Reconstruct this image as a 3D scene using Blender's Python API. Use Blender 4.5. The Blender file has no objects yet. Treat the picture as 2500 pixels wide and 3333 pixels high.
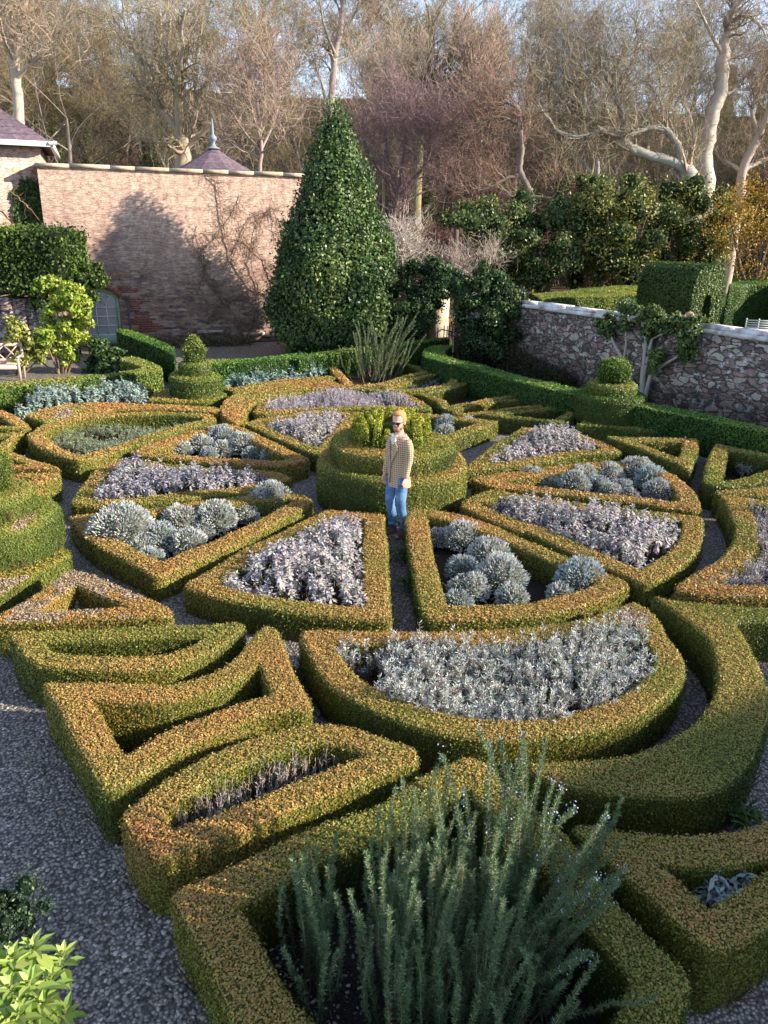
import bpy, bmesh, math, random
import numpy as np
from mathutils import Vector, Matrix
from mathutils.geometry import tessellate_polygon
RN = np.random.RandomState
R = math.radians
S = bpy.context.scene
COL = S.collection
# ------------------------------------------------------------------ camera
F, PIT, ROLL, HC = 2500., R(20.627), R(1.2195), 4.2      # focal (px of a 2500 x 3333 picture), pitch down, roll, eye height
cam = bpy.data.objects.new('camera', bpy.data.cameras.new('camera')); COL.objects.link(cam)
cam.data.sensor_fit = 'VERTICAL'; cam.data.sensor_height = 36; cam.data.lens = F/3333.*36
cam.data.clip_start = .05; cam.data.clip_end = 2000
cam.location = (0, 0, HC)
cam.rotation_euler = (Matrix.Rotation(math.pi/2-PIT, 3, 'X') @ Matrix.Rotation(ROLL, 3, 'Z')).to_euler()
S.camera = cam
# ------------------------------------------------------------------ light
AZ, EL = R(-12.), R(22.)                                  # sun azimuth from +X, elevation
sd = Vector((math.cos(AZ)*math.cos(EL), math.sin(AZ)*math.cos(EL), math.sin(EL)))
W = bpy.data.worlds.new("World"); S.world = W; W.use_nodes = True
nt = W.node_tree; nt.nodes.clear()
bg = nt.nodes.new('ShaderNodeBackground'); ow = nt.nodes.new('ShaderNodeOutputWorld'); sk = nt.nodes.new('ShaderNodeTexSky')
sk.sky_type = 'NISHITA'; sk.sun_disc = False; sk.sun_elevation = EL; sk.sun_rotation = math.pi/2-AZ
sk.air_density = .8; sk.dust_density = 0; sk.ozone_density = 2.2
bg.inputs[1].default_value = .15
hs_ = nt.nodes.new('ShaderNodeHueSaturation'); hs_.inputs['Saturation'].default_value = .68; nt.links.new(sk.outputs[0], hs_.inputs['Color']); nt.links.new(hs_.outputs[0], bg.inputs[0]); nt.links.new(bg.outputs[0], ow.inputs[0])
sl = bpy.data.lights.new('sun', 'SUN'); sl.energy = 5.0; sl.angle = R(.5); sl.color = (1, .87, .70)
so = bpy.data.objects.new('sun', sl); COL.objects.link(so); so.rotation_euler = sd.to_track_quat('Z', 'Y').to_euler(); so.location = (30, 0, 30)
S.view_settings.view_transform = 'Standard'; S.view_settings.look = 'None'; S.view_settings.gamma = 1
S.view_settings.exposure = 1.22
try:
    S.cycles.max_bounces = 5; S.cycles.transmission_bounces = 3; S.cycles.transparent_max_bounces = 4
except Exception: pass

# ------------------------------------------------------------------ pixel -> world helpers
TILE = {'A': (0, 800, 1.659), 'B': (800, 800, 1.8433), 'C': (1500, 800, 1.659), 'D': (0, 1300, 1.8433), 'E': (800, 1300, 1.8433),
        'G': (1600, 1300, 1.8433), 'H': (0, 1900, 1.3272), 'I': (1250, 1900, 1.3272), 'J': (0, 2600, 1.3272), 'K': (1250, 2600, 1.3272),
        'a': (900, 1950, 2.07375), 'b': (1650, 1900, 1.9518), 'c': (0, 1750, 2.07375), 'd': (100, 2150, 1.659), 'e': (0, 1250, 3.16),
        'f': (1950, 1350, 3.0164), 'g': (500, 2650, 1.19), 'h': (1700, 2550, 1.19), 'i': (1000, 1100, 1.904), 'j': (1350, 1150, 1.5867),
        'k': (500, 1150, 1.5867), 's': (0, 0, 1.), 'q': (0, 0, .6636)}
def ray(t, u, v):
    ox, oy, s = TILE[t]
    x = (ox+u/s-1250)/F; y = -(oy+v/s-1666.5)/F
    c, n = math.cos(ROLL), math.sin(ROLL); x, y = c*x-n*y, n*x+c*y
    cp, sp = math.cos(PIT), math.sin(PIT)
    return np.array([x, cp+sp*y, -sp+cp*y])
def G(t, u, v, z=0.):
    d = ray(t, u, v); k = (z-HC)/d[2]; return d[:2]*k
def atY(u, v, Y, t='q'):
    d = ray(t, u, v); return d*Y/d[1]+np.array([0, 0, HC])
def tr(spec, z):
    """'E 960,690 1040,668 a 10,20' -> list of plan points at height z"""
    out = []; t = None
    for w in spec.split():
        if len(w) == 1: t = w
        else:
            u, v = w.split(','); out.append(G(t, float(u), float(v), z))
    return np.array(out)

# ------------------------------------------------------------------ object helpers
def tag(o, label=None, cat=None, group=None, kind=None):
    if label: o['label'] = label
    if cat: o['category'] = cat
    if group: o['group'] = group
    if kind: o['kind'] = kind
    return o
def empty(name, loc=(0, 0, 0), rz=0):
    o = bpy.data.objects.new(name, None); COL.objects.link(o); o.location = loc; o.rotation_euler = (0, 0, rz); o.empty_display_size = .1
    return o
class MB:
    """collects polygons (numpy chunks) with a colour and a material slot; build() links ONE mesh object"""
    def __init__(s): s.v = []; s.f = []; s.c = []; s.m = []; s.n = 0
    def add(s, V, Fq, C=(.5, .5, .5), m=0):
        V = np.asarray(V, np.float32).reshape(-1, 3); Fq = np.asarray(Fq, np.int64)
        if len(Fq) == 0: return s
        C = np.asarray(C, np.float32)
        if C.ndim == 1: C = np.repeat(C[None], len(Fq), 0)
        s.v.append(V); s.f.append(Fq+s.n); s.c.append(C); s.m.append(np.full(len(Fq), m, np.int32)); s.n += len(V)
        return s
    def build(s, name, mats, parent=None, smooth=False, loc=None):
        me = bpy.data.meshes.new(name)
        V = np.concatenate(s.v)
        if loc is not None: V = V-np.asarray(loc, np.float32)
        me.vertices.add(len(V)); me.vertices.foreach_set('co', V.ravel())
        tot = np.concatenate([np.full(len(f), f.shape[1], np.int32) for f in s.f])
        idx = np.concatenate([f.ravel() for f in s.f]).astype(np.int32)
        me.loops.add(len(idx)); me.loops.foreach_set('vertex_index', idx)
        me.polygons.add(len(tot)); st = np.concatenate([[0], np.cumsum(tot)[:-1]]).astype(np.int32)
        me.polygons.foreach_set('loop_start', st)
        try: me.polygons.foreach_set('loop_total', tot)
        except Exception: pass
        me.polygons.foreach_set('material_index', np.concatenate(s.m))
        if smooth: me.polygons.foreach_set('use_smooth', np.ones(len(tot), bool))
        a = me.attributes.new('tint', 'FLOAT_COLOR', 'FACE')
        C = np.concatenate(s.c); a.data.foreach_set('color', np.concatenate([C, np.ones((len(C), 1), np.float32)], 1).ravel())
        me.update(); me.validate()
        if not isinstance(mats, (list, tuple)): mats = [mats]
        for m in mats: me.materials.append(m)
        o = bpy.data.objects.new(name, me); COL.objects.link(o)
        if loc is not None: o.location = loc
        if parent is not None: o.parent = parent
        return o
    # shapes
    def box(s, c, d, rz=0, C=(.5, .5, .5), m=0, tilt=None):
        x, y, z = np.asarray(d)/2.
        V = np.array([[i, j, k] for k in (-z, z) for j in (-y, y) for i in (-x, x)])
        if tilt is not None: V = V @ np.array(tilt).T
        cr, sr = math.cos(rz), math.sin(rz)
        V = V @ np.array([[cr, sr, 0], [-sr, cr, 0], [0, 0, 1]])+np.asarray(c)
        return s.add(V, [[0, 2, 3, 1], [4, 5, 7, 6], [0, 1, 5, 4], [2, 6, 7, 3], [0, 4, 6, 2], [1, 3, 7, 5]], C, m)
    def bar(s, p0, p1, w, h, C=(.5, .5, .5), m=0):
        p0 = np.array(p0, float); p1 = np.array(p1, float); d = p1-p0; L = np.linalg.norm(d); d /= L
        up = np.array([0, 0, 1.]) if abs(d[2]) < .95 else np.array([0, 1., 0])
        a = np.cross(d, up); a /= np.linalg.norm(a); b = np.cross(a, d)
        V = [p+a*i*w/2+b*j*h/2 for p in (p0, p1) for i, j in ((-1, -1), (1, -1), (1, 1), (-1, 1))]
        return s.add(V, [[0, 1, 2, 3], [7, 6, 5, 4], [0, 4, 5, 1], [1, 5, 6, 2], [2, 6, 7, 3], [3, 7, 4, 0]], C, m)
    def tube(s, P, rad, n=8, C=(.5, .5, .5), m=0, cap=True):
        P = np.array(P, float); K = len(P); rad = np.broadcast_to(rad, (K,))
        T = np.gradient(P, axis=0); T /= np.linalg.norm(T, axis=1)[:, None]+1e-9
        ref = np.array([.3, .8, .52]) if abs(T[0] @ np.array([.3, .8, .52])) < .9 else np.array([1., 0, 0])
        V = []
        a = np.cross(T[0], ref)
        for k in range(K):
            a = a-T[k]*(a @ T[k]); a /= np.linalg.norm(a); b = np.cross(T[k], a)
            for i in range(n):
                t = 2*math.pi*i/n; V.append(P[k]+(a*math.cos(t)+b*math.sin(t))*rad[k])
        Fq = [[k*n+i, k*n+(i+1) % n, (k+1)*n+(i+1) % n, (k+1)*n+i] for k in range(K-1) for i in range(n)]
        s.add(V, Fq, C, m)
        if cap:
            c0 = s.n; s.add([P[0]]+V[:n], [[0, 1+(i+1) % n, 1+i] for i in range(n)], C, m)
            s.add([P[-1]]+V[-n:], [[0, 1+i, 1+(i+1) % n] for i in range(n)], C, m)
        return s
    def loft(s, rings, n=16, C=(.5, .5, .5), m=0, cap=True):
        """rings: list of (center, axisA*ra, axisB*rb)"""
        V = []
        for c, a, b in rings:
            c = np.array(c, float); a = np.array(a, float); b = np.array(b, float)
            for i in range(n):
                t = 2*math.pi*i/n; V.append(c+a*math.cos(t)+b*math.sin(t))
        K = len(rings)
        s.add(V, [[k*n+i, k*n+(i+1) % n, (k+1)*n+(i+1) % n, (k+1)*n+i] for k in range(K-1) for i in range(n)], C, m)
        if cap:
            s.add([rings[0][0]]+V[:n], [[0, 1+(i+1) % n, 1+i] for i in range(n)], C, m)
            s.add([rings[-1][0]]+V[-n:], [[0, 1+i, 1+(i+1) % n] for i in range(n)], C, m)
        return s
    def lathe(s, prof, c=(0, 0, 0), n=24, C=(.5, .5, .5), m=0):
        return s.loft([((c[0], c[1], c[2]+z), (r, 0, 0), (0, r, 0)) for z, r in prof], n, C, m)
    def leaves(s, P, A, B, L, Wd, C, m=0):
        """rhombus leaves: centre P, length axis A, width axis B"""
        A = A/(np.linalg.norm(A, axis=1)[:, None]+1e-9); B = B-A*(A*B).sum(1)[:, None]; B = B/(np.linalg.norm(B, axis=1)[:, None]+1e-9)
        L = np.broadcast_to(L, (len(P),))[:, None]; Wd = np.broadcast_to(Wd, (len(P),))[:, None]
        V = np.stack([P-A*L/2, P+B*Wd/2, P+A*L/2, P-B*Wd/2], 1).reshape(-1, 3)
        return s.add(V, np.arange(len(P)*4).reshape(-1, 4), C, m)
    def sticks(s, P0, P1, r0, r1, C, m=0):
        """3-sided prisms for many segments"""
        P0 = np.asarray(P0, float); P1 = np.asarray(P1, float); N = len(P0)
        if N == 0: return s
        D = P1-P0; D /= np.linalg.norm(D, axis=1)[:, None]+1e-9
        ref = np.tile([.37, .21, .9], (N, 1)); ref[np.abs(D[:, 2]) > .9] = [1, 0, 0]
        a = np.cross(D, ref); a /= np.linalg.norm(a, axis=1)[:, None]; b = np.cross(D, a)
        V = np.zeros((N, 6, 3))
        r0 = np.broadcast_to(r0, (N,))[:, None]; r1 = np.broadcast_to(r1, (N,))[:, None]
        for i in range(3):
            t = 2*math.pi*i/3; o = a*math.cos(t)+b*math.sin(t)
            V[:, i] = P0+o*r0; V[:, 3+i] = P1+o*r1
        base = np.arange(N)[:, None]*6
        Fq = np.concatenate([base+np.array([i, (i+1) % 3, 3+(i+1) % 3, 3+i]) for i in range(3)])
        C = np.asarray(C, float)
        if C.ndim == 2: C = np.tile(C, (3, 1))
        return s.add(V.reshape(-1, 3), Fq, C, m)
def rv(rng, N): v = rng.normal(size=(N, 3)); return v/np.linalg.norm(v, axis=1)[:, None]
def noise(P, sc, seed):
    r = RN(seed); P = np.asarray(P)[:, :2] if np.asarray(P).shape[1] == 2 else np.asarray(P)
    o = np.zeros(len(P))
    for k in range(7):
        d = r.normal(size=P.shape[1]); d /= np.linalg.norm(d); f = sc*(.6+1.3*r.rand())
        o += np.sin(P @ d*f+r.rand()*7)
    return o/3.
def mixc(a, b, t): t = np.clip(t, 0, 1)[:, None]; return a*(1-t)+b*t
def jit(rng, C, a=.25):
    C = np.asarray(C, float); C = C if C.ndim == 2 else C[None]
    return np.clip(C*(1+a*rng.normal(size=(len(C), 1)))*(1+.08*rng.normal(size=C.shape)), .004, .95)

# ------------------------------------------------------------------ materials
def mat(name, col=None, rough=.7, attr=False, trans=0., spec=.3, metal=0., bump=None, ramp=None, nscale=5., coat=0):
    m = bpy.data.materials.new(name); m.use_nodes = True; t = m.node_tree; b = t.nodes['Principled BSDF']
    b.inputs['Roughness'].default_value = rough; b.inputs['Metallic'].default_value = metal
    b.inputs['Specular IOR Level'].default_value = spec
    src = None
    if attr:
        a = t.nodes.new('ShaderNodeAttribute'); a.attribute_name = 'tint'; src = a.outputs['Color']
    else:
        b.inputs['Base Color'].default_value = (*(col or (.5, .5, .5)), 1)
    tc = t.nodes.new('ShaderNodeTexCoord')
    if ramp:
        nz = t.nodes.new('ShaderNodeTexNoise'); nz.inputs['Scale'].default_value = nscale; nz.inputs['Detail'].default_value = 6
        t.links.new(tc.outputs['Object'], nz.inputs['Vector'])
        cr = t.nodes.new('ShaderNodeValToRGB'); t.links.new(nz.outputs['Fac'], cr.inputs[0])
        e = cr.color_ramp.elements; e[0].position, e[1].position = .3, .7
        e[0].color = (*ramp[0], 1); e[1].color = (*ramp[-1], 1)
        if len(ramp) == 3: q = e.new(.5); q.color = (*ramp[1], 1)
        if src is not None:
            mx = t.nodes.new('ShaderNodeMix'); mx.data_type = 'RGBA'; mx.blend_type = 'MULTIPLY'; mx.inputs[0].default_value = 1
            t.links.new(src, mx.inputs[6]); t.links.new(cr.outputs[0], mx.inputs[7]); src = mx.outputs[2]
        else: src = cr.outputs[0]
    if src is not None: t.links.new(src, b.inputs['Base Color'])
    if bump:
        nb = t.nodes.new('ShaderNodeTexNoise'); nb.inputs['Scale'].default_value = bump[0]; nb.inputs['Detail'].default_value = 5
        t.links.new(tc.outputs['Object'], nb.inputs['Vector'])
        bp = t.nodes.new('ShaderNodeBump'); bp.inputs['Strength'].default_value = bump[1]; bp.inputs['Distance'].default_value = bump[2]
        t.links.new(nb.outputs['Fac'], bp.inputs['Height']); t.links.new(bp.outputs[0], b.inputs['Normal'])
    if trans:
        tl = t.nodes.new('ShaderNodeBsdfTranslucent'); ms = t.nodes.new('ShaderNodeMixShader'); ms.inputs[0].default_value = trans
        if src is not None: t.links.new(src, tl.inputs['Color'])
        else: tl.inputs['Color'].default_value = (*(col or (.5, .5, .5)), 1)
        t.links.new(b.outputs[0], ms.inputs[1]); t.links.new(tl.outputs[0], ms.inputs[2])
        t.links.new(ms.outputs[0], t.nodes['Material Output'].inputs['Surface'])
    return m
M = {}
M['leaf'] = mat('leaf', attr=True, rough=.48, trans=.22, spec=.35)
M['holly'] = mat('glossy_leaf', attr=True, rough=.45, trans=.15, spec=.4)
M['felt'] = mat('felted_leaf', attr=True, rough=.9, trans=.2, spec=.1)
M['core'] = mat('hedge_core', attr=True, rough=.9, spec=.05, bump=(40, .8, .02))
M['bark'] = mat('bark', attr=True, rough=.9, spec=.1)
M['plain'] = mat('painted', attr=True, rough=.6, spec=.3)

def masonry(name, cols, mortar, sx, sz, bumpd=.03, mort=.04, lichen=None, patch=None, warp=.25, rough=.9, base_z=None):
    """irregular coursed rubble from a stretched voronoi in object space (mesh is built in the plane x-z of its own frame)"""
    m = bpy.data.materials.new(name); m.use_nodes = True; t = m.node_tree; N = t.nodes.new; L = t.links.new; b = t.nodes['Principled BSDF']
    b.inputs['Roughness'].default_value = rough; b.inputs['Specular IOR Level'].default_value = .15
    tc = N('ShaderNodeTexCoord'); mp = N('ShaderNodeMapping'); mp.inputs['Scale'].default_value = (sx, sx, sz)
    L(tc.outputs['Object'], mp.inputs['Vector'])
    wn = N('ShaderNodeTexNoise'); wn.inputs['Scale'].default_value = .8; wn.inputs['Detail'].default_value = 3; L(mp.outputs[0], wn.inputs['Vector'])
    wa = N('ShaderNodeVectorMath'); wa.operation = 'MULTIPLY_ADD'; wa.inputs[1].default_value = (warp*2,)*3; L(wn.outputs['Color'], wa.inputs[0]); L(mp.outputs[0], wa.inputs[2])
    v1 = N('ShaderNodeTexVoronoi'); v1.inputs['Scale'].default_value = 1; L(wa.outputs[0], v1.inputs['Vector'])
    v2 = N('ShaderNodeTexVoronoi'); v2.feature = 'DISTANCE_TO_EDGE'; v2.inputs['Scale'].default_value = 1; L(wa.outputs[0], v2.inputs['Vector'])
    sp = N('ShaderNodeSeparateColor'); L(v1.outputs['Color'], sp.inputs[0])
    cr = N('ShaderNodeValToRGB'); cr.color_ramp.interpolation = 'CONSTANT'; L(sp.outputs[0], cr.inputs[0])
    e = cr.color_ramp.elements
    while len(e) < len(cols): e.new(.5)
    for k, c in enumerate(cols): e[k].position = k/len(cols); e[k].color = (*c, 1)
    n2 = N('ShaderNodeTexNoise'); n2.inputs['Scale'].default_value = 9; n2.inputs['Detail'].default_value = 8; n2.inputs['Roughness'].default_value = .7; L(tc.outputs['Object'], n2.inputs['Vector'])
    r2 = N('ShaderNodeMapRange'); r2.inputs[1].default_value = .3; r2.inputs[2].default_value = .7; r2.inputs[3].default_value = .6; r2.inputs[4].default_value = 1.3; L(n2.outputs['Fac'], r2.inputs[0])
    mu = N('ShaderNodeVectorMath'); mu.operation = 'SCALE'; L(cr.outputs[0], mu.inputs[0]); L(r2.outputs[0], mu.inputs['Scale'])
    src = mu.outputs[0]
    mr = N('ShaderNodeMapRange'); mr.inputs[1].default_value = mort*.4; mr.inputs[2].default_value = mort*1.6; L(v2.outputs['Distance'], mr.inputs[0])
    mx = N('ShaderNodeMix'); mx.data_type = 'RGBA'; mx.inputs[6].default_value = (*mortar, 1); L(mr.outputs[0], mx.inputs[0]); L(src, mx.inputs[7]); src = mx.outputs[2]
    def blot(scale, lo, hi, colr, src, det=6):
        n = N('ShaderNodeTexNoise'); n.inputs['Scale'].default_value = scale; n.inputs['Detail'].default_value = det; n.inputs['Roughness'].default_value = .65; L(tc.outputs['Object'], n.inputs['Vector'])
        q = N('ShaderNodeMapRange'); q.inputs[1].default_value = lo; q.inputs[2].default_value = hi; L(n.outputs['Fac'], q.inputs[0])
        x = N('ShaderNodeMix'); x.data_type = 'RGBA'; L(q.outputs[0], x.inputs[0]); L(src, x.inputs[6]); x.inputs[7].default_value = (*colr, 1); return x.outputs[2]
    if patch:
        for p in patch: src = blot(*p, src)
    if lichen: src = blot(lichen[0], lichen[1], lichen[1]+.05, lichen[2], src, 8)
    L(src, b.inputs['Base Color'])
    ad = N('ShaderNodeMath'); ad.operation = 'MULTIPLY_ADD'; ad.inputs[1].default_value = .35; L(n2.outputs['Fac'], ad.inputs[0]); L(mr.outputs[0], ad.inputs[2])
    bp = N('ShaderNodeBump'); bp.inputs['Strength'].default_value = 1; bp.inputs['Distance'].default_value = bumpd; L(ad.outputs[0], bp.inputs['Height']); L(bp.outputs[0], b.inputs['Normal'])
    return m
def brickmat(name, c1, c2, mortar, bw=.23, bh=.075):
    m = bpy.data.materials.new(name); m.use_nodes = True; t = m.node_tree; N = t.nodes.new; L = t.links.new; b = t.nodes['Principled BSDF']; b.inputs['Roughness'].default_value = .9
    tc = N('ShaderNodeTexCoord'); sx = N('ShaderNodeSeparateXYZ'); cx = N('ShaderNodeCombineXYZ'); L(tc.outputs['Object'], sx.inputs[0])
    ad = N('ShaderNodeMath'); L(sx.outputs[0], ad.inputs[0]); L(sx.outputs[1], ad.inputs[1]); L(ad.outputs[0], cx.inputs[0]); L(sx.outputs[2], cx.inputs[1])
    k = N('ShaderNodeTexBrick'); k.inputs['Scale'].default_value = 1; k.inputs['Brick Width'].default_value = bw; k.inputs['Row Height'].default_value = bh; k.inputs['Mortar Size'].default_value = .008
    k.inputs['Color1'].default_value = (*c1, 1); k.inputs['Color2'].default_value = (*c2, 1); k.inputs['Mortar'].default_value = (*mortar, 1); L(cx.outputs[0], k.inputs['Vector'])
    n2 = N('ShaderNodeTexNoise'); n2.inputs['Scale'].default_value = 7; n2.inputs['Detail'].default_value = 7; L(tc.outputs['Object'], n2.inputs['Vector'])
    r2 = N('ShaderNodeMapRange'); r2.inputs[1].default_value = .3; r2.inputs[2].default_value = .7; r2.inputs[3].default_value = .6; r2.inputs[4].default_value = 1.35; L(n2.outputs['Fac'], r2.inputs[0])
    mu = N('ShaderNodeVectorMath'); mu.operation = 'SCALE'; L(k.outputs['Color'], mu.inputs[0]); L(r2.outputs[0], mu.inputs['Scale']); L(mu.outputs[0], b.inputs['Base Color'])
    bp = N('ShaderNodeBump'); bp.inputs['Strength'].default_value = .8; bp.inputs['Distance'].default_value = .01; L(k.outputs['Fac'], bp.inputs['Height']); bp.invert = True; L(bp.outputs[0], b.inputs['Normal'])
    return m
def gravelmat(name, cols, scale=45, soil=(.03, .024, .018), mossy=.55):
    m = bpy.data.materials.new(name); m.use_nodes = True; t = m.node_tree; N = t.nodes.new; L = t.links.new; b = t.nodes['Principled BSDF']; b.inputs['Roughness'].default_value = .8
    tc = N('ShaderNodeTexCoord')
    v1 = N('ShaderNodeTexVoronoi'); v1.inputs['Scale'].default_value = scale; v1.inputs['Randomness'].default_value = 1; L(tc.outputs['Object'], v1.inputs['Vector'])
    sp = N('ShaderNodeSeparateColor'); L(v1.outputs['Color'], sp.inputs[0])
    cr = N('ShaderNodeValToRGB'); cr.color_ramp.interpolation = 'LINEAR'; L(sp.outputs[0], cr.inputs[0]); e = cr.color_ramp.elements
    while len(e) < len(cols): e.new(.5)
    for k, c in enumerate(cols): e[k].position = k/(len(cols)-1); e[k].color = (*c, 1)
    r1 = N('ShaderNodeMapRange'); r1.inputs[1].default_value = .25; r1.inputs[2].default_value = .6; r1.inputs[3].default_value = 1; r1.inputs[4].default_value = .25; L(v1.outputs['Distance'], r1.inputs[0])
    mu = N('ShaderNodeVectorMath'); mu.operation = 'SCALE'; L(cr.outputs[0], mu.inputs[0]); L(r1.outputs[0], mu.inputs['Scale'])
    n = N('ShaderNodeTexNoise'); n.inputs['Scale'].default_value = 1.3; n.inputs['Detail'].default_value = 8; n.inputs['Roughness'].default_value = .7; L(tc.outputs['Object'], n.inputs['Vector'])
    q = N('ShaderNodeMapRange'); q.inputs[1].default_value = mossy; q.inputs[2].default_value = mossy+.16; L(n.outputs['Fac'], q.inputs[0])
    x = N('ShaderNodeMix'); x.data_type = 'RGBA'; L(q.outputs[0], x.inputs[0]); L(mu.outputs[0], x.inputs[6]); x.inputs[7].default_value = (*soil, 1); L(x.outputs[2], b.inputs['Base Color'])
    bp = N('ShaderNodeBump'); bp.inputs['Strength'].default_value = 1; bp.inputs['Distance'].default_value = .012; bp.invert = True; L(v1.outputs['Distance'], bp.inputs['Height']); L(bp.outputs[0], b.inputs['Normal'])
    return m
# ------------------------------------------------------------------ setting: ground, hill, gravel, soil
def hill(x, y):
    x = np.asarray(x, float); y = np.asarray(y, float)
    y0 = 80-8*np.clip(-x/40., -1, 1)
    t = np.clip(y-y0, 0, None)
    return np.where(t < 75, .33*t*np.clip(t/12., 0, 1), .33*75+.02*(t-75))+.25*np.clip(t/20, 0, 1)*np.sin(x*.13+y*.09)
M['ground'] = mat('ground', attr=True, rough=.95, spec=.05, ramp=((.5, .5, .5), (1, 1, 1), (1.25, 1.25, 1.25)), nscale=.9, bump=(6, .6, .1))
def make_ground():
    xs = np.concatenate([np.linspace(-500, -80, 10), np.linspace(-70, 70, 71), np.linspace(80, 500, 10)])
    ys = np.concatenate([np.linspace(-80, 36, 59), np.linspace(38, 170, 67), np.linspace(180, 900, 14)])
    X, Y = np.meshgrid(xs, ys); Z = hill(X, Y); V = np.stack([X, Y, Z], -1).reshape(-1, 3)
    nx, ny = len(xs), len(ys)
    i, j = np.meshgrid(np.arange(nx-1), np.arange(ny-1)); a = (j*nx+i).ravel()
    Fq = np.stack([a, a+1, a+nx+1, a+nx], 1); c = V[Fq].mean(1)
    n = noise(c[:, :2], .15, 3)*.5+.5
    grass = np.array([.055, .10, .018]); lit = np.array([.075, .05, .03])
    C = mixc(np.tile(grass, (len(c), 1)), np.tile(lit, (len(c), 1)), np.clip((c[:, 1]-79)/6+.5*n, 0, 1))
    C[(c[:, 1] > 30) & (c[:, 1] < 60) & (c[:, 0] < 17)] = (.085, .062, .033)
    C[(c[:, 1] < 45) & (c[:, 0] < 0)] = lit*.6
    tag(MB().add(V, Fq, C).build('ground', M['ground'], smooth=True), kind='structure')
make_ground()
M['gravel'] = gravelmat('gravel', [(.14, .12, .11), (.28, .25, .225), (.42, .38, .345), (.34, .29, .26), (.62, .57, .52)], 42, soil=(.07, .055, .04), mossy=.62)
M['soil'] = gravelmat('soil', [(.012, .009, .007), (.03, .022, .016), (.05, .036, .024), (.018, .013, .01)], 55, soil=(.02, .015, .011), mossy=.5)
gp = [(-14, -3), (14, -3), (11.5, 11), (2.0, 25.6), (-3.6, 29.0), (-11.6, 26.2), (-14, 10)]
tag(MB().add([(x, y, .004) for x, y in gp], [[0, 1, 2, 3, 4, 5, 6]]).build('gravel_path', M['gravel']), kind='structure')
soilmb = MB()

# ------------------------------------------------------------------ clipped box hedges
def resample(P, step=.06, closed=True):
    P = np.asarray(P, float); Q = np.vstack([P, P[:1]]) if closed else P
    # round the corners a little
    out = []
    n = len(P)
    for i in range(n):
        a, b, c = P[i-1], P[i], P[(i+1) % n]
        la, lc = np.linalg.norm(a-b), np.linalg.norm(c-b)
        r = min(.07, .3*la, .3*lc)
        out += [b+(a-b)/la*r, b*.5+.25*(b+(a-b)/la*r+b+(c-b)/lc*r), b+(c-b)/lc*r]
    Q = np.array(out+[out[0]])
    L = np.concatenate([[0], np.cumsum(np.linalg.norm(np.diff(Q, axis=0), axis=1))])
    k = max(8, int(L[-1]/step)); t = np.linspace(0, L[-1], k, endpoint=False)
    return np.stack([np.interp(t, L, Q[:, 0]), np.interp(t, L, Q[:, 1])], 1)
def area2(P): x, y = P[:, 0], P[:, 1]; return .5*np.sum(x*np.roll(y, -1)-np.roll(x, -1)*y)
def segdist(Q, P):
    A = P; B = np.roll(P, -1, 0); AB = B-A
    t = ((Q[:, None]-A[None])*AB[None]).sum(-1)/((AB**2).sum(-1)[None]+1e-12); t = np.clip(t, 0, 1)
    return np.linalg.norm(Q[:, None]-(A[None]+t[..., None]*AB[None]), axis=-1).min(1)
def inset(P, w):
    """P counter-clockwise"""
    T = np.roll(P, -1, 0)-np.roll(P, 1, 0); T /= np.linalg.norm(T, axis=1)[:, None]+1e-9
    Q = P+np.stack([-T[:, 1], T[:, 0]], 1)*w
    return Q[segdist(Q, P) > w*.965]
def inside(Q, P):
    x, y = Q[:, 0][:, None], Q[:, 1][:, None]; x0, y0 = P[:, 0][None], P[:, 1][None]; x1, y1 = np.roll(P[:, 0], -1)[None], np.roll(P[:, 1], -1)[None]
    c = ((y0 > y) != (y1 > y)) & (x < (x1-x0)*(y-y0)/(y1-y0+1e-12)+x0)
    return c.sum(1) % 2 == 1
def fillpoly(P, rng, dens):
    lo, hi = P.min(0), P.max(0); n = int(np.prod(hi-lo)*dens)
    Q = lo+rng.rand(n, 2)*(hi-lo); return Q[inside(Q, P)]
PAL = dict(green=(.060, .090, .018), lime=(.20, .215, .036), gold=(.37, .245, .070), rust=(.43, .19, .065), straw=(.46, .34, .23), dark=(.025, .06, .012), twig=(.12, .08, .05))
def sample_tris(V, T, n, rng):
    a, b, c = V[T[:, 0]], V[T[:, 1]], V[T[:, 2]]
    cr = np.cross(b-a, c-a); ar = np.linalg.norm(cr, axis=1)/2; nr = cr/(2*ar[:, None]+1e-12)
    k = rng.choice(len(T), n, p=ar/ar.sum()); u = rng.rand(n, 2); f = u.sum(1) > 1; u[f] = 1-u[f]
    return a[k]+(b-a)[k]*u[:, :1]+(c-a)[k]*u[:, 1:], nr[k]
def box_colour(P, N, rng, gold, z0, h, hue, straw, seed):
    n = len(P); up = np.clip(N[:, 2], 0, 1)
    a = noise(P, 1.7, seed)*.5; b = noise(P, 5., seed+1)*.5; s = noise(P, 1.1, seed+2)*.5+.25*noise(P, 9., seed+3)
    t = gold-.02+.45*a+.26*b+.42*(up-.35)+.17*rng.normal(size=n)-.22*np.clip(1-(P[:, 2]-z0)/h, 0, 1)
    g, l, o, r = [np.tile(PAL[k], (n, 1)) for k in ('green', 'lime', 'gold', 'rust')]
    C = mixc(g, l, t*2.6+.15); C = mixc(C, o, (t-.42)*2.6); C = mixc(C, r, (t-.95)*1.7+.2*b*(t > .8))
    C = C*(1+.55*np.clip(up-.4, 0, 1)[:, None]*[1, .95, 1.3])  # bronzed new growth on top, brightened further in colour in place of sunlight
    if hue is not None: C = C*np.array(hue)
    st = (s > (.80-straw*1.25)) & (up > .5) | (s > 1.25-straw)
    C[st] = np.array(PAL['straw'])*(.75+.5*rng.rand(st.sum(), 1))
    return jit(rng, C, .10)
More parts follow.
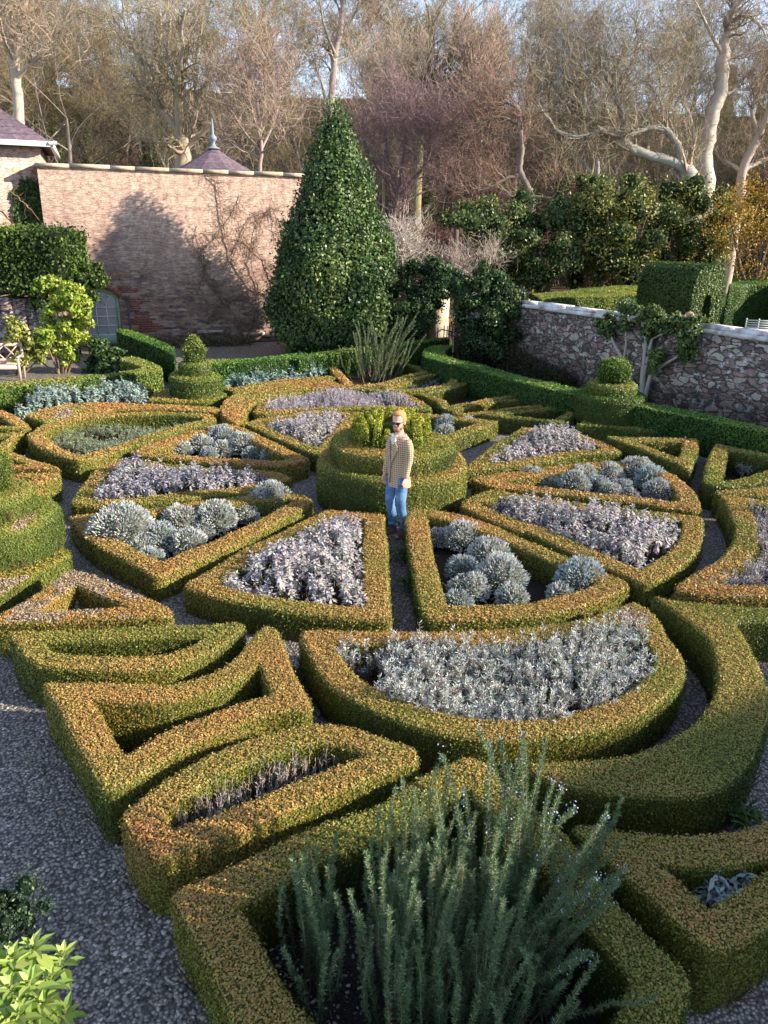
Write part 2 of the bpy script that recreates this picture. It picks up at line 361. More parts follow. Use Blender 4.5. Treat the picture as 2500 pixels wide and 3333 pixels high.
def leafskin(mb, V, T, rng, dcam, colf, cover=1.5, size=None, sink=.012, m=0, spread=.55, thin=None, smin=.0135):
    V = np.asarray(V, float); T = np.asarray(T)
    a, b, c = V[T[:, 0]], V[T[:, 1]], V[T[:, 2]]; ar = np.linalg.norm(np.cross(b-a, c-a), axis=1).sum()/2
    s = size or float(np.clip(.0020*dcam, smin, .05))
    n = int(ar*cover/(.52*s*s)); P, N = sample_tris(V, T, n, rng)
    if thin is not None: k = rng.rand(n) < thin(P); P, N = P[k], N[k]; n = len(P)
    P = P+N*rng.normal(0, sink, (n, 1))
    nl = N+spread*rv(rng, n); A = rv(rng, n); B = np.cross(nl, A)
    sz = s*(.7+.6*rng.rand(n))
    mb.leaves(P, A-N*(A*N).sum(1)[:, None]*.5, B, sz*1.25, sz*.85, colf(P, N), m)
HEDGES = {}
hseed = [10]
def prism(P, holes, z0, z1, wav=.012, seed=0, bev=.028):
    """triangles of a vertical-sided block with plan P (ccw) and an optional hole (ccw): (V, T)"""
    rings = [P]+([holes] if holes is not None and len(holes) > 3 else [])
    V = []; T = []; o = 0
    zs = [z0, z0+(z1-z0)*.5, z1-bev*.9, z1-bev*.3, z1]; NZ = 5
    for ri, Rg in enumerate(rings):
        n = len(Rg); cen = Rg
        Tn = np.roll(Rg, -1, 0)-np.roll(Rg, 1, 0); Tn /= np.linalg.norm(Tn, axis=1)[:, None]+1e-9
        out = np.stack([Tn[:, 1], -Tn[:, 0]], 1)*(1 if ri == 0 else -1)
        for zi, z in enumerate(zs):
            off = (-.01, 0., -.0, -.3*bev, -bev)[zi]+.012*noise(np.column_stack([Rg, np.full(n, z)]), 4., seed+5)
            Q = Rg+out*np.reshape(off, (-1, 1))
            zz = z+(wav*noise(Rg, 2.2, seed) if zi >= 2 else 0)
            V.append(np.column_stack([Q, np.broadcast_to(zz, n)]))
        for zi in range(NZ-1):
            for i in range(n):
                j = (i+1) % n; q = [o+zi*n+i, o+zi*n+j, o+(zi+1)*n+j, o+(zi+1)*n+i]
                if ri: q = q[::-1]
                T += [[q[0], q[1], q[2]], [q[0], q[2], q[3]]]
        o += NZ*n
    V = np.vstack(V)
    loops = []; ids = []; o = 0
    for Rg in rings:
        n = len(Rg); loops.append([Vector((float(V[o+4*n+i, 0]), float(V[o+4*n+i, 1]), 0)) for i in range(n)]); ids += list(range(o+4*n, o+5*n)); o += NZ*n
    for t in tessellate_polygon(loops):
        a, b, c = [ids[k] for k in t]
        if np.cross(V[b][:2]-V[a][:2], V[c][:2]-V[a][:2]) < 0: b, c = c, b
        T.append([a, b, c])
    return V, np.array(T)
def hedge(label, spec, h, w=None, gold=.45, hue=None, straw=.0, pts=None, z0=0, name='box_hedge', cat='hedge', group='clipped box hedges of the parterre', cover=2.6, core=None, parent=None, dcam=None, wavy=.012, bev=.028):
    hseed[0] += 7; sd_ = hseed[0]; rng = RN(sd_)
    P = tr(spec, z0+h) if pts is None else np.array(pts, float)
    if area2(P) < 0: P = P[::-1]
    P = resample(P, .07 if w is not None or h < .6 else .12)
    H = inset(P, w) if w else None
    if H is not None and (len(H) < 6 or abs(area2(H)) < .03): H = None
    V, T = prism(P, H, z0, z0+h, wavy, sd_, bev)
    mb = MB(); mb.add(V, T, core or (.085, .085, .024), 1)
    c = V.mean(0); d = dcam or max(2.8, float(np.percentile(np.linalg.norm(V-[0, 0, HC], axis=1), 30)))
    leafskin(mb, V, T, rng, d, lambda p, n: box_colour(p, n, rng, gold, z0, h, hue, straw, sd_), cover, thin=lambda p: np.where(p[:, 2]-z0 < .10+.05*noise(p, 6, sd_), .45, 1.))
    # bare stems at the foot
    k = int(len(P)*.9) if d < 13 else 0
    if k:
        q = P[rng.randint(0, len(P), k)]; a = np.column_stack([q*1., np.full(k, z0)]); b = a+np.column_stack([rng.normal(0, .05, (k, 2)), .12+.1*rng.rand(k)])
        mb.sticks(a, b, .006, .004, jit(rng, np.tile(PAL['twig'], (k, 1))), 2)
    o = mb.build(name, [M['leaf'], M['core'], M['bark']], parent)
    if parent is None: tag(o, label, cat, group)
    if H is not None and z0 == 0:
        n0 = len(H); loops = [[Vector((p[0], p[1], 0)) for p in H]]
        soilmb.add(np.column_stack([H, np.full(n0, .010+.0004*(sd_ % 7))]), np.array([list(t) for t in tessellate_polygon(loops)]))
    return H
HB = {}
IW = .28; IH = .34
# --- the ten wedges of the inner wheel
HB['W1'] = hedge('box hedge of the wedge bed just right of the man, open soil and domes inside', 'E 960,690 1000,668 1100,662 1300,700 1475,755 G 250,860 500,970 800,1090 832,1120 b 650,80 500,128 250,200 0,218 a 1300,140 1010,140 E 1050,1260 1020,1120 985,900', IH, IW, .62)
HB['W2'] = hedge('box hedge round the sage wedge right of the cotton-lavender wedge beside the man', 'E 1290,640 1500,735 1659,800 G 200,790 400,880 600,970 f 470,1690 640,1595 800,1490 900,1410 960,1340 1000,1250 1020,1150 1018,1050 1003,1008 G 630,637 0,545 E 1380,575 1300,606', IH, IW, .48)
HB['W3'] = hedge('box hedge of the right-hand wedge crammed with white domes, below the hollow triangle', 'E 1355,470 1450,455 1659,432 G 300,410 560,385 780,375 f 300,445 450,465 560,515 740,590 850,680 940,770 985,860 992,942 700,910 400,860 0,832 G 0,528 E 1380,492', IH, IW, .62)
HB['W4'] = hedge('box hedge framing the purple sage wedge left of the right-hand tiered topiary', 'j 240,605 400,592 640,565 G 300,375 550,335 790,318 735,283 640,245 j 840,412 700,392 560,385 400,480', IH, IW, .52)
HB['W5'] = hedge('box hedge of the small wedge behind the man with a few cotton-lavender domes', 'i 432,457 640,462 B 1200,1018 1400,1043 1520,1058 1380,1110 1210,1165 1060,1220 850,1240', IH, IW, .36)
HB['W6'] = hedge('box hedge round the sage wedge beyond the central topiary on its left', 'k 472,362 600,425 750,490 870,535 920,500 i 325,500 325,462 270,462 100,455 0,452 k 640,330 540,338', IH, IW, .42)
HB['W7'] = hedge('box hedge of the wedge left of centre holding a tight row of white domes', 'k 810,548 650,470 500,400 400,368 330,371 250,398 D 1150,190 1000,240 850,290 775,322 900,350 1200,375 1659,400 k 720,575', IH, IW, .60)
HB['W8'] = hedge('box hedge under the long spread of sage on the left of the wheel', 'D 425,612 480,530 560,440 640,385 750,365 1200,407 k 300,597 500,600 650,615 715,645 E 278,480 D 1500,556 1200,585 900,620 600,642 430,632', IH, IW, .50)
HB['W9'] = hedge('box hedge of the left wedge whose big white domes point towards the viewer', 'D 415,700 540,690 850,665 1180,615 1520,577 E 270,552 350,565 400,600 395,625 250,710 50,815 D 1407,880 1200,950 935,1065 850,1015 750,965 600,890 500,822 430,745', IH, IW, .60)
HB['W10'] = hedge('box hedge round the sage wedge just left of the man, rusty along the path', 'D 1105,1115 1330,990 E 0,890 300,755 500,660 830,690 845,1000 a 775,148 500,135 250,110 0,85 H 1000,82 900,52 800,12', IH, IW, .60)
# --- four lens beds, on the axes
HB['LS'] = hedge('large half-moon box hedge in front, brimming with silver helichrysum', 'a 165,228 190,310 240,400 290,500 370,590 450,650 560,720 740,800 920,860 1150,910 1400,945 1659,955 b 200,990 400,975 600,930 850,835 1000,735 1095,630 1130,540 1120,470 1080,400 1020,345 990,270 920,180 830,120 780,118 700,160 600,190 480,225 200,275 0,297 a 1200,222 800,215 450,215 300,210 180,213', .44, .26, .50)
HB['LN'] = hedge('flat half-moon box hedge on the far side of the wheel with pale lavender inside', 'B 45,1000 55,970 100,930 200,885 350,860 550,848 750,856 950,885 1060,930 1110,968 1113,990 900,978 700,978 400,988 100,1005', .34, .24, .42)
HB['LW'] = hedge('half-moon box hedge at the left with low grey-green lavender in its hollow', 'D 165,220 250,160 400,110 600,86 850,78 1100,80 1270,92 1298,112 1290,128 1080,182 750,290 465,372 330,330 240,290 180,250', .40, .26, .62)
HB['LE'] = hedge('half-moon box hedge cut by the right picture edge, straw-coloured patch on its curve', 'f 1182,793 1250,870 1300,980 1335,1100 1340,1190 1310,1290 1200,1400 1050,1490 880,1580 757,1662 745,1705 1000,1752 1300,1772 1659,1788 1900,1800 2250,1720 2450,1500 2350,1200 2100,980 1900,880 1659,848 1400,815', .42, .28, .62, straw=.42)
# --- ring arcs
hedge('broad solid box hedge sweeping round the near right of the half-moon bed, wide flat top', 'b 135,1165 150,1140 440,1130 700,1100 950,1030 1130,940 1240,860 1320,740 1350,620 1330,480 1280,360 1180,260 1060,170 960,95 907,70 1100,110 1400,140 1659,165 1850,190 1850,262 1659,245 1430,247 1520,370 1600,520 1650,680 1662,850 1610,1020 1570,1120 1480,1220 1340,1310 1150,1362 900,1362 650,1342 400,1295 200,1225', .46, None, .40, straw=.05)
hedge('orange-topped solid box arc curving behind the far-left beds up to the centre', 'k 345,285 370,245 430,205 520,175 650,152 800,143 952,148 i 120,275 238,294 240,299 100,302 k 952,176 700,192 600,217 520,257 455,315 437,362 400,358 345,312', .40, None, .66)
hedge('low thin box strip in front of the far grey-leaved plants left of the rosemary', 'k 345,172 430,178 520,160 640,140 800,128 910,115 942,131 900,138 800,141 640,150 500,172 420,200 345,186', .34, None, .45)
hedge('solid box arc behind the left half-moon bed, ending square at the white-leaved plants', 'e 250,325 450,262 700,210 1000,190 k 0,262 150,268 300,280 345,287 338,306 200,300 D 1000,60 700,62 480,90 270,134', .40, None, .62)
hedge('narrow solid box strip behind the right-hand half-moon bed', 'f 1130,755 1250,735 1450,730 1659,700 1900,670 1900,755 1659,785 1400,780 1180,775', .42, None, .45)
# --- outer beds
HB['NR'] = hedge('square box hedge in the far corner round the tall spindly rosemary', 'i 118,172 240,150 340,137 430,125 520,127 630,160 775,207 770,218 620,250 480,292 350,302 245,300 180,238', .36, .24, .42)
HB['N1'] = hedge('small teardrop box hedge right of the far rosemary square', 'i 462,312 600,265 700,235 780,219 870,222 925,240 935,262 920,285 860,302 760,318 640,335 540,335', .36, .2, .45)
HB['N2'] = hedge('kite-shaped box hedge with a deep empty hollow, in the far right of the parterre', 'j 0,207 60,195 170,170 270,140 330,148 450,183 553,213 553,228 400,245 250,275 185,292 140,284 115,250 60,225', .36, .22, .30)
HB['N3'] = hedge('thin pointed-oval box hedge lying in front of the kite-shaped one', 'j 190,290 300,262 450,238 570,230 680,245 715,258 712,272 560,285 400,305 250,320 200,312', .34, .15, .38)
HB['N4'] = hedge('triangular box hedge with creamy low plants in it, left of the right-hand topiary', 'j 330,313 500,298 700,280 780,275 830,290 828,318 745,362 600,346 450,332', .36, .2, .34)
HB['TR'] = hedge('hollow triangular box hedge below the right-hand tiered topiary', 'f 80,210 400,225 850,235 970,241 955,400 890,570 872,560 750,480 500,385 300,300 80,228', .42, .25, .30)
HB['RE'] = hedge('D-shaped box hedge across the gravel gap at far right, shaded by the long hedge', 'f 1150,283 1110,340 1060,480 1012,668 1120,702 1300,712 1500,682 1659,640 1900,560 2150,450 1900,440 1659,395 1400,340', .42, .27, .28)
HB['S1'] = hedge('triangular box hedge at the left, straw-topped with a small pale plant in its hollow', 'c 460,218 620,245 800,320 950,390 1100,460 1152,490 1165,530 1100,540 700,550 300,566 0,566 -40,558 0,520 150,440 300,345 400,270', .44, .24, .62, straw=.35)
HB['S2'] = hedge('pointed-oval box hedge in the left foreground with an empty hollow', 'c 65,652 300,640 700,625 1100,600 1400,590 1632,578 1636,612 1500,722 1350,805 1150,872 900,902 600,897 350,882 200,847 130,772 70,672', .46, .22, .56)
HB['S3'] = hedge('arrowhead box hedge by the left gravel path, bare roots showing in its hollow', 'H 190,437 430,432 720,440 850,405 960,360 1050,290 1110,210 1155,178 1190,195 1220,270 1270,390 1342,505 1335,535 1200,548 d 1250,285 1050,372 850,452 700,542 560,642 400,722 340,620 240,450 150,262 75,142', .48, .25, .48)
HB['S4'] = hedge('long half-oval box hedge in the left foreground with dry lavender and a straw-coloured scar', 'd 495,832 520,800 700,660 900,540 1100,450 1300,390 1500,345 a 130,850 300,838 500,860 700,930 850,980 930,1010 958,1070 925,1110 726,1172 H 1400,915 1200,1005 1000,1085 850,1140 700,1187 J 620,235 560,145 525,80', .5, .23, .52, straw=.12)
S5c = G('J', 745, 425, .5); S5a = np.array([.25, 1.95])
HB['S5'] = hedge('square box hedge in the near corner round the big flowering rosemary', None, .5, .28, .34, straw=.14, pts=np.vstack([tr('J 760,402 850,368 1000,298 1200,198 1400,106 1659,20 I 120,860 250,790 345,752 400,750 450,775 560,900 700,1010 820,1140 K 700,92 850,220 950,390 1050,490 1150,600 1250,700 1320,747 1322,790', .5), [[1.25, 2.25], [.62, 1.80], [.35, 1.72]], tr('J 1060,1060 1000,950 930,790 870,650 800,530 745,430', .5)]))
HB['S6'] = hedge('wedge box hedge in the right foreground holding the silver-leaved plant', 'h 190,168 250,160 400,185 600,205 800,195 900,165 952,140 1100,90 1300,200 1200,380 952,562 850,622 740,662 620,562 500,442 380,342 280,252', .5, .24, .44)
# left-edge fragments
HB['L1'] = hedge('rounded box hedge end at the left edge beside the far white-leaved plants', 'e -300,250 40,275 160,340 290,430 322,465 240,485 0,468 -300,470', .36, .22, .6)
HB['L2'] = hedge('box hedge lobe at the left edge, second back, with a narrow dark slot', 'e -300,520 0,505 150,490 240,497 245,525 180,570 90,640 0,665 -300,700', .36, .2, .6)
HB['L3'] = hedge('long pointed box hedge at the left edge ending by the gravel strip', 'e -200,650 30,670 110,690 300,775 520,845 605,872 605,897 400,888 100,872 -200,860', .38, .2, .64)
HB['L4'] = hedge('curved box hedge behind the big left-hand topiary with a thin dark slot', 'e -100,930 140,930 450,925 605,918 612,945 450,1002 330,1050 200,1090 -100,1200', .42, .18, .6)
hedge('stub of rust-topped box hedge beside the big left-hand topiary', 'e 180,1112 300,1120 410,1080 468,1140 482,1290 430,1312 330,1270 150,1180', .40, None, .75)
# --- dark green boundary hedges
GH = (.30, .78, .5)
def long_hedge(label, spec, h, gold=.12, hue=(.55, 1.0, .8), **k):
    hedge(label, spec, h, None, gold, hue, group='dark green hedges bounding the parterre', core=(.012, .022, .008), **k)
long_hedge('long dark green hedge running along the foot of the right-hand stone wall', 'B 1060,650 1068,625 1110,603 1215,593 1240,606 1200,630 1195,655 1300,690 1450,724 C 0,618 200,668 400,722 700,785 1040,853 1300,900 1659,985 1900,1040 1900,1065 1659,1012 1300,936 1030,880 700,824 500,786 200,706 0,653 B 1450,756 1200,705 1075,672', .74)
long_hedge('green hedge closing the far side of the parterre below the conical tree', 'A 1078,618 1350,610 1659,576 B 300,660 640,612 1000,566 1215,548 1217,562 1000,586 640,633 300,681 A 1659,598 1350,630 1085,642', .72, .22)
long_hedge('shaded green hedge leading from the green door towards the left-hand topiary', 'A 632,450 690,453 800,490 940,545 938,592 900,572 750,512 634,466', .85, .02)
long_hedge('low green hedge bent round the corner bed with the wooden bench', 'A 650,602 730,598 800,625 870,655 873,674 780,687 600,704 300,738 20,762 -200,782 -200,755 20,740 300,714 600,692 745,668 765,655 700,632 650,620', .62, .34, hue=(.7, 1, .8))
# ------------------------------------------------------------------ topiaries
def circle(c, r, n=40, lump=.02, seed=0):
    t = np.linspace(0, 2*math.pi, n, endpoint=False); rr = r*(1+lump*noise(np.column_stack([np.cos(t)*2, np.sin(t)*2]), 1.2, seed))
    return np.column_stack([c[0]+rr*np.cos(t), c[1]+rr*np.sin(t)])
def sphere_tris(c, r, seed=0, lump=.08, nu=20, nv=12, sq=(1, 1, 1)):
    u = np.linspace(0, 2*math.pi, nu, endpoint=False); v = np.linspace(.02, math.pi-.02, nv)
    Uu, Vv = np.meshgrid(u, v); D = np.stack([np.cos(Uu)*np.sin(Vv), np.sin(Uu)*np.sin(Vv), np.cos(Vv)], -1).reshape(-1, 3)
    rr = r*(1+lump*noise(D*2, 2., seed))
    V = np.asarray(c)+D*rr[:, None]*np.array(sq); T = []
    for j in range(nv-1):
        for i in range(nu):
            a, b = j*nu+i, j*nu+(i+1) % nu; T += [[a, a+nu, b+nu], [a, b+nu, b]]
    return V, np.array(T)
def leafy_ball(name, parent, c, r, seed, gold, d, sq=(1, 1, 1), lump=.12, hue=None, cover=1.6, sink=.03, m='leaf', corec=(.03, .045, .012)):
    rng = RN(seed); V, T = sphere_tris(c, r*.93, seed, lump, sq=sq); mb = MB().add(V, T, corec, 1)
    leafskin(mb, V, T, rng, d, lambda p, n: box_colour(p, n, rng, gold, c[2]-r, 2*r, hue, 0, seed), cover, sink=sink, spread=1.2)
    return mb.build(name, [M[m], M['core']], parent)
def drum(name, parent, c, r, z0, z1, seed, gold, d, hue=None, lump=.02):
    hseed[0] = seed
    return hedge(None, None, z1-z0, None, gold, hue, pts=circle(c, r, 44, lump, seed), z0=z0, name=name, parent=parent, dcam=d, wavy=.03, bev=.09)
def topiary(label, c, tiers, ball, d, seed, gold, hue):
    t = tag(empty('topiary'), label, 'topiary', 'tiered box topiaries')
    for k, (r, z0, z1) in enumerate(tiers): drum('clipped_tier', t, c, r, z0, z1, seed+k*31, gold, d, hue)
    leafy_ball('clipped_top', t, (c[0], c[1], ball[1]), ball[0], seed+5, gold+.1, d, (1, 1, ball[2]), .16, hue)
    return t
CC = np.array([.10, 11.73])
t = tag(empty('topiary'), 'large round tiered box topiary at the hub of the wheel, behind the man', 'topiary', 'tiered box topiaries')
drum('clipped_tier', t, CC, 1.20, 0, .71, 901, .42, 10.5, lump=.025); drum('clipped_tier', t, CC, .98, .69, 1.0, 933, .30, 10.5, (.9, 1, .9), lump=.03)
CT = t
mb = MB(); rng = RN(77)
for k in range(90):                                       # loose upright shoots on top
    a = rng.rand()*6.28; q = .60*math.sqrt(rng.rand()); h = (.32+.20*rng.rand())*(1-.25*q)
    if abs(a-4.9) < .22 and q > .3: continue
    c0 = np.array([CC[0]+q*math.cos(a), CC[1]+q*math.sin(a), 1.0]); n = 260
    z = rng.rand(n)**.7; rad = .085*(1.1-z*.75); aa = rng.rand(n)*6.28
    P = c0+np.column_stack([np.cos(aa)*rad, np.sin(aa)*rad, z*h]); N = np.column_stack([np.cos(aa), np.sin(aa), .7+0*z])
    nl = N+.8*rv(rng, n); A = rv(rng, n)+[0, 0, .6]
    C = mixc(np.tile((.10, .16, .02), (n, 1)), np.tile((.36, .38, .04), (n, 1)), z*1.1+.25*rng.normal(size=n)); mb.leaves(P, A, np.cross(nl, A), .034, .022, jit(rng, C))
V, T = sphere_tris((CC[0], CC[1], 1.05), .5, 3, .1, sq=(1, 1, .55)); mb.add(V, T, (.03, .05, .012), 1)
mb.build('loose_crown', [M['leaf'], M['core']], t)
def ctr(tl, u, v, z, r): return G(tl, u, v, z)+[0, r]
c = ctr('C', 848, 988, .26, .76)
NEc = c
hedge('low green box plinth under the right-hand tiered topiary', 'C 612,968 860,985 1162,1012 1010,955 850,930 700,935', .30, None, .22, hue=(.75, 1, .95))
topiary('three-tiered box topiary at the right, in front of the rubble wall', c, [(.76, .28, .84), (.52, .82, 1.08)], (.35, 1.30, .9), 15, 1200, .20, (.65, 1, .8))
c = ctr('A', 1030, 838, .26, .62)
hedge('box plinth under the far-left topiary, its right side brightly lit', 'A 795,838 1125,850 1262,782 1180,765 1000,745 830,800', .28, None, .34, hue=(.85, 1, .8))
topiary('spiral-topped box topiary at the far left, near the green door', c, [(.62, .26, .74), (.37, .72, 1.06)], (.30, 1.28, 1.1), 16, 1300, .34, (.8, 1, .9))
c = G('D', 345, 800, .6)+[-.78, 0]
hedge('straw-topped box plinth under the big topiary at the left edge', 'c 380,62 460,70 480,112 280,215 0,395 -400,640 -800,300 -200,0', .36, None, .5, straw=.5, hue=(.9, 1, .8))
topiary('big tiered box topiary cut by the left edge of the picture', c, [(.78, .34, .86), (.54, .84, 1.12)], (.34, 1.36, .95), 7.5, 1400, .33, (.8, 1, .9))

# ------------------------------------------------------------------ bedding plants
def shrink(P, w):
    P = resample(P, .1) if len(P) < 20 else P
    if area2(P) < 0: P = P[::-1]
    Q = inset(P, w); return Q if len(Q) > 5 else P
def sage(label, P, h=.42, dens=85, col=((.47, .43, .49), (.33, .33, .31)), seed=1, L=.072, name='sage', nl=34, cat='sage', group=None, grn=.25, edge=None):
    rng = RN(seed); Q = fillpoly(P, rng, dens); mb = MB(); n = len(Q)
    ed = np.clip(segdist(Q, P)/.25, 0, 1) if len(Q) else np.zeros(0)
    hh = h*(.72+.28*ed)*(1+.13*noise(Q, 3.5, seed)+.10*rng.normal(size=n))
    k = nl; tip = np.column_stack([Q+rng.normal(0, .03, (n, 2)), hh])
    mb.sticks(np.column_stack([Q, np.zeros(n)]), tip, .006, .004, jit(rng, np.tile((.16, .12, .10), (n, 1))), 1)
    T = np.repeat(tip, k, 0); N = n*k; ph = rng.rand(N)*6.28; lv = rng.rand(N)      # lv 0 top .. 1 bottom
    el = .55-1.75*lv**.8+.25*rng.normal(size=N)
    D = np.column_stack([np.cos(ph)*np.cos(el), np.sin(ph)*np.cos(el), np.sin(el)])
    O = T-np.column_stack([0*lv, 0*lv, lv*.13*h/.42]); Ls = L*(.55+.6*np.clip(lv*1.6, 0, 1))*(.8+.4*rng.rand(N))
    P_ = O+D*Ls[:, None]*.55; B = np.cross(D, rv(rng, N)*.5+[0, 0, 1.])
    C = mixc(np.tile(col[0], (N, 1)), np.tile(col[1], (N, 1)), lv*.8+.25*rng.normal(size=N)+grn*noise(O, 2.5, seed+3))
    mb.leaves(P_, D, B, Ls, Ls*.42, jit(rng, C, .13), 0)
    # old brown leaves low down
    m = n*8; P0 = np.repeat(tip, 8, 0); P0[:, 2] *= .2+.5*rng.rand(m); P0[:, :2] += rng.normal(0, .03, (m, 2)); A = rv(rng, m)-[0, 0, .8]
    mb.leaves(P0, A, rv(rng, m), L*.7, L*.25, jit(rng, np.tile((.17, .14, .11), (m, 1))), 0)
    return tag(mb.build(name, [M['felt'], M['bark']]), label, cat, group, 'stuff')
GR = 'masses of purple-grey sage in the wedge beds'
for k, (b, lab) in enumerate([('W10', 'thick mass of pale purple-grey sage leaves just left of the man'), ('W2', 'long mass of pinkish grey sage in the wedge to the right of the man'), ('W4', 'mass of grey-lilac sage left of the right-hand topiary'),
                 ('W6', 'mass of pale lilac sage beyond the central topiary on the left'), ('W8', 'dark lilac-grey sage spreading along the left side of the wheel')]):
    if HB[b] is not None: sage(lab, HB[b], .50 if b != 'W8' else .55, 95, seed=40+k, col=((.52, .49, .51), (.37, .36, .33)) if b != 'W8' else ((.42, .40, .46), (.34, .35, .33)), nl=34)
def strip(a, b, w, t='A'): pass
BG = ((.40, .50, .46), (.26, .36, .30))
P = np.vstack([tr('A 95,870 300,835 560,815 790,815', .38), tr('A 790,770 600,770 300,790 110,820', .38)])
sage('blue-white leafy clumps in a row below the bench corner hedge', P, .55, 60, BG, 61, .10, 'curry_plant', 30, 'plant', grn=.2)
P = np.vstack([tr('A 1200,745 1400,722 1659,695 B 200,775 480,745', .38), tr('B 480,705 200,730 A 1659,650 1400,685 1210,722', .38)])
sage('blue-green leafy clumps in a row left of the far rosemary', P, .50, 60, ((.32, .45, .42), (.2, .32, .27)), 62, .10, 'curry_plant', 30, 'plant', grn=.2)
# cotton-lavender domes
M['sant'] = M['felt']
def dome(c, r, seed, tone, label, d):
    rng = RN(seed); mb = MB(); z0 = r*.75
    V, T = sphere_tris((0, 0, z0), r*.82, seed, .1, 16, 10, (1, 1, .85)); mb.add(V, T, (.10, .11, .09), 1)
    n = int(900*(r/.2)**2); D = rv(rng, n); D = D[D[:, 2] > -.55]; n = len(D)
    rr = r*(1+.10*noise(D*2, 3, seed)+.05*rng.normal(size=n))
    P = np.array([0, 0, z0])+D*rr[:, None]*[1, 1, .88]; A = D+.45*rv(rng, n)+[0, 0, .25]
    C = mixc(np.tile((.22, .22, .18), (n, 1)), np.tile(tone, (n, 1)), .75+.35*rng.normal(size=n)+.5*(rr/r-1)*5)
    L = .055*(.7+.5*rng.rand(n)); B = rv(rng, n)
    P = P-A/np.linalg.norm(A, axis=1)[:, None]*(L*.3)[:, None]
    Cj = jit(rng, C, .12); mb.leaves(P, A, B, L, .017, Cj); mb.leaves(P, A, np.cross(A, B), L, .017, Cj)
    o = mb.build('foliage', [M['felt'], M['core']])
    e = tag(empty('cotton_lavender', (c[0], c[1], 0)), label, 'shrub', 'clipped cotton-lavender domes in the wedge beds'); o.parent = e
    s = MB()
    for k in range(4): a = rng.rand()*6.28; s.tube([(.03*math.cos(a), .03*math.sin(a), 0), (.05*math.cos(a), .05*math.sin(a), r*.3), (r*.4*math.cos(a), r*.4*math.sin(a), r*.8)], [.014, .012, .008], 5, (.2, .15, .11))
    s.build('stem', M['bark'], e)
domes = {
 'W1': ('E', [(1145, 835, 68, 'small pale dome at the back-left corner of the bed right of the man'), (1300, 825, 98, 'large dome at the back of the bed right of the man, its woody stem showing'), (1460, 935, 112, 'big dome against the back hedge of the bed right of the man'), (1300, 1020, 88, 'dome in the open middle-left of the bed right of the man, bare soil behind it'),
   (1530, 1060, 125, 'largest central dome of the bed right of the man'), (1340, 1135, 105, 'dome in front of the middle-left one, bed right of the man'), (1268, 1215, 80, 'whitest low dome in the front-left corner of the bed right of the man'), (1600, 1195, 88, 'blue-grey dome at the front middle of the bed right of the man'),
   (1890, 1180, 82, 'low flat dome at the front hedge, second from the right, bed right of the man'), (2010, 1080, 125, 'round dome standing apart on the right end of the bed right of the man')]),
 'W3': ('G', [(245, 475, 76, 'round dome at the left end of the right-hand crammed bed'), (195, 512, 45, 'small dome tucked under the leftmost round one in the crammed right bed'), (365, 518, 55, 'flat little dome right of the leftmost in the crammed right bed'), (495, 510, 82, 'brownish-sided dome against the front hedge of the crammed right bed'), (555, 462, 74, 'dome at the back, third from left, crammed right bed'),
   (640, 515, 60, 'middle filler dome in the crammed right bed'), (705, 450, 74, 'upright oval dome at the back middle of the crammed right bed'), (865, 428, 84, 'largest rear dome of the crammed right bed'), (955, 480, 78, 'dome on the back right of the crammed right bed'), (1000, 555, 76, 'dome in the right corner of the crammed right bed'), (985, 590, 48, 'small pale dome lowest at the right of the crammed right bed'), (780, 528, 55, 'small dark-sided dome in the middle of the crammed right bed'), (715, 560, 62, 'long low dome at the front of the crammed right bed'), (825, 578, 52, 'low dome just right of the long front one in the crammed right bed')]),
 'W5': ('B', [(1200, 1075, 62, 'upper left dome of the small bed behind the man'), (1195, 1125, 55, 'lower dome of the small bed behind the man, nearest the topiary'), (1340, 1080, 55, 'right-hand dome of the small bed behind the man'), (1000, 1050, 40, 'dome peeping out beside the man\'s head')]),
 'W7': ('k', [(145, 500, 48, 'leftmost flat dome of the tight row left of centre'), (245, 470, 53, 'second dome from the left of the tight row left of centre'), (350, 435, 64, 'tallest dome at the back of the tight row left of centre'), (350, 495, 48, 'dome in front of the tallest in the row left of centre'), (460, 470, 62, 'big round dome in the middle of the tight row left of centre'), (285, 518, 42, 'low dome at the front hedge of the tight row left of centre'), (500, 520, 40, 'pale low dome under the middle one in the tight row left of centre'), (600, 535, 44, 'dome near the right tip of the tight row left of centre'), (553, 525, 30, 'tiny dome between the two right ones in the row left of centre'), (680, 562, 30, 'last tiny white dome at the right tip of the row left of centre')]),
 'W9': ('D', [(740, 785, 150, 'biggest white dome, at the left corner of the pointed left bed'), (955, 840, 100, 'dome next right of the biggest in the pointed left bed'), (1085, 735, 98, 'upright dome at the back of the pointed left bed'), (1300, 715, 104, 'large dome against the back hedge of the pointed left bed'), (1220, 795, 62, 'small dome below the large rear one in the pointed left bed'), (1130, 865, 92, 'dome by the front hedge in the middle of the pointed left bed'), (840, 890, 85, 'low dome below the biggest in the pointed left bed'), (905, 955, 72, 'lowest dome in the near point of the pointed left bed'), (1480, 695, 66, 'dome low against the front hedge near the right of the pointed left bed'), (1625, 600, 108, 'tall blue-grey dome alone at the right tip of the pointed left bed')])}
sd0 = 500
for b, (tl, L_) in domes.items():
    s = TILE[tl][2]
    for (u, v, rp, lab) in L_:
        sd0 += 1; c = G(tl, u, v+rp*.0, .22); dist = math.hypot(*c); r = rp/s/F*(dist*.936+1.4)*1.15
        c = G(tl, u, v, r*.78); dome(c, r, sd0, (.66, .69, .67) if sd0 % 3 else (.55, .62, .64), lab, dist)
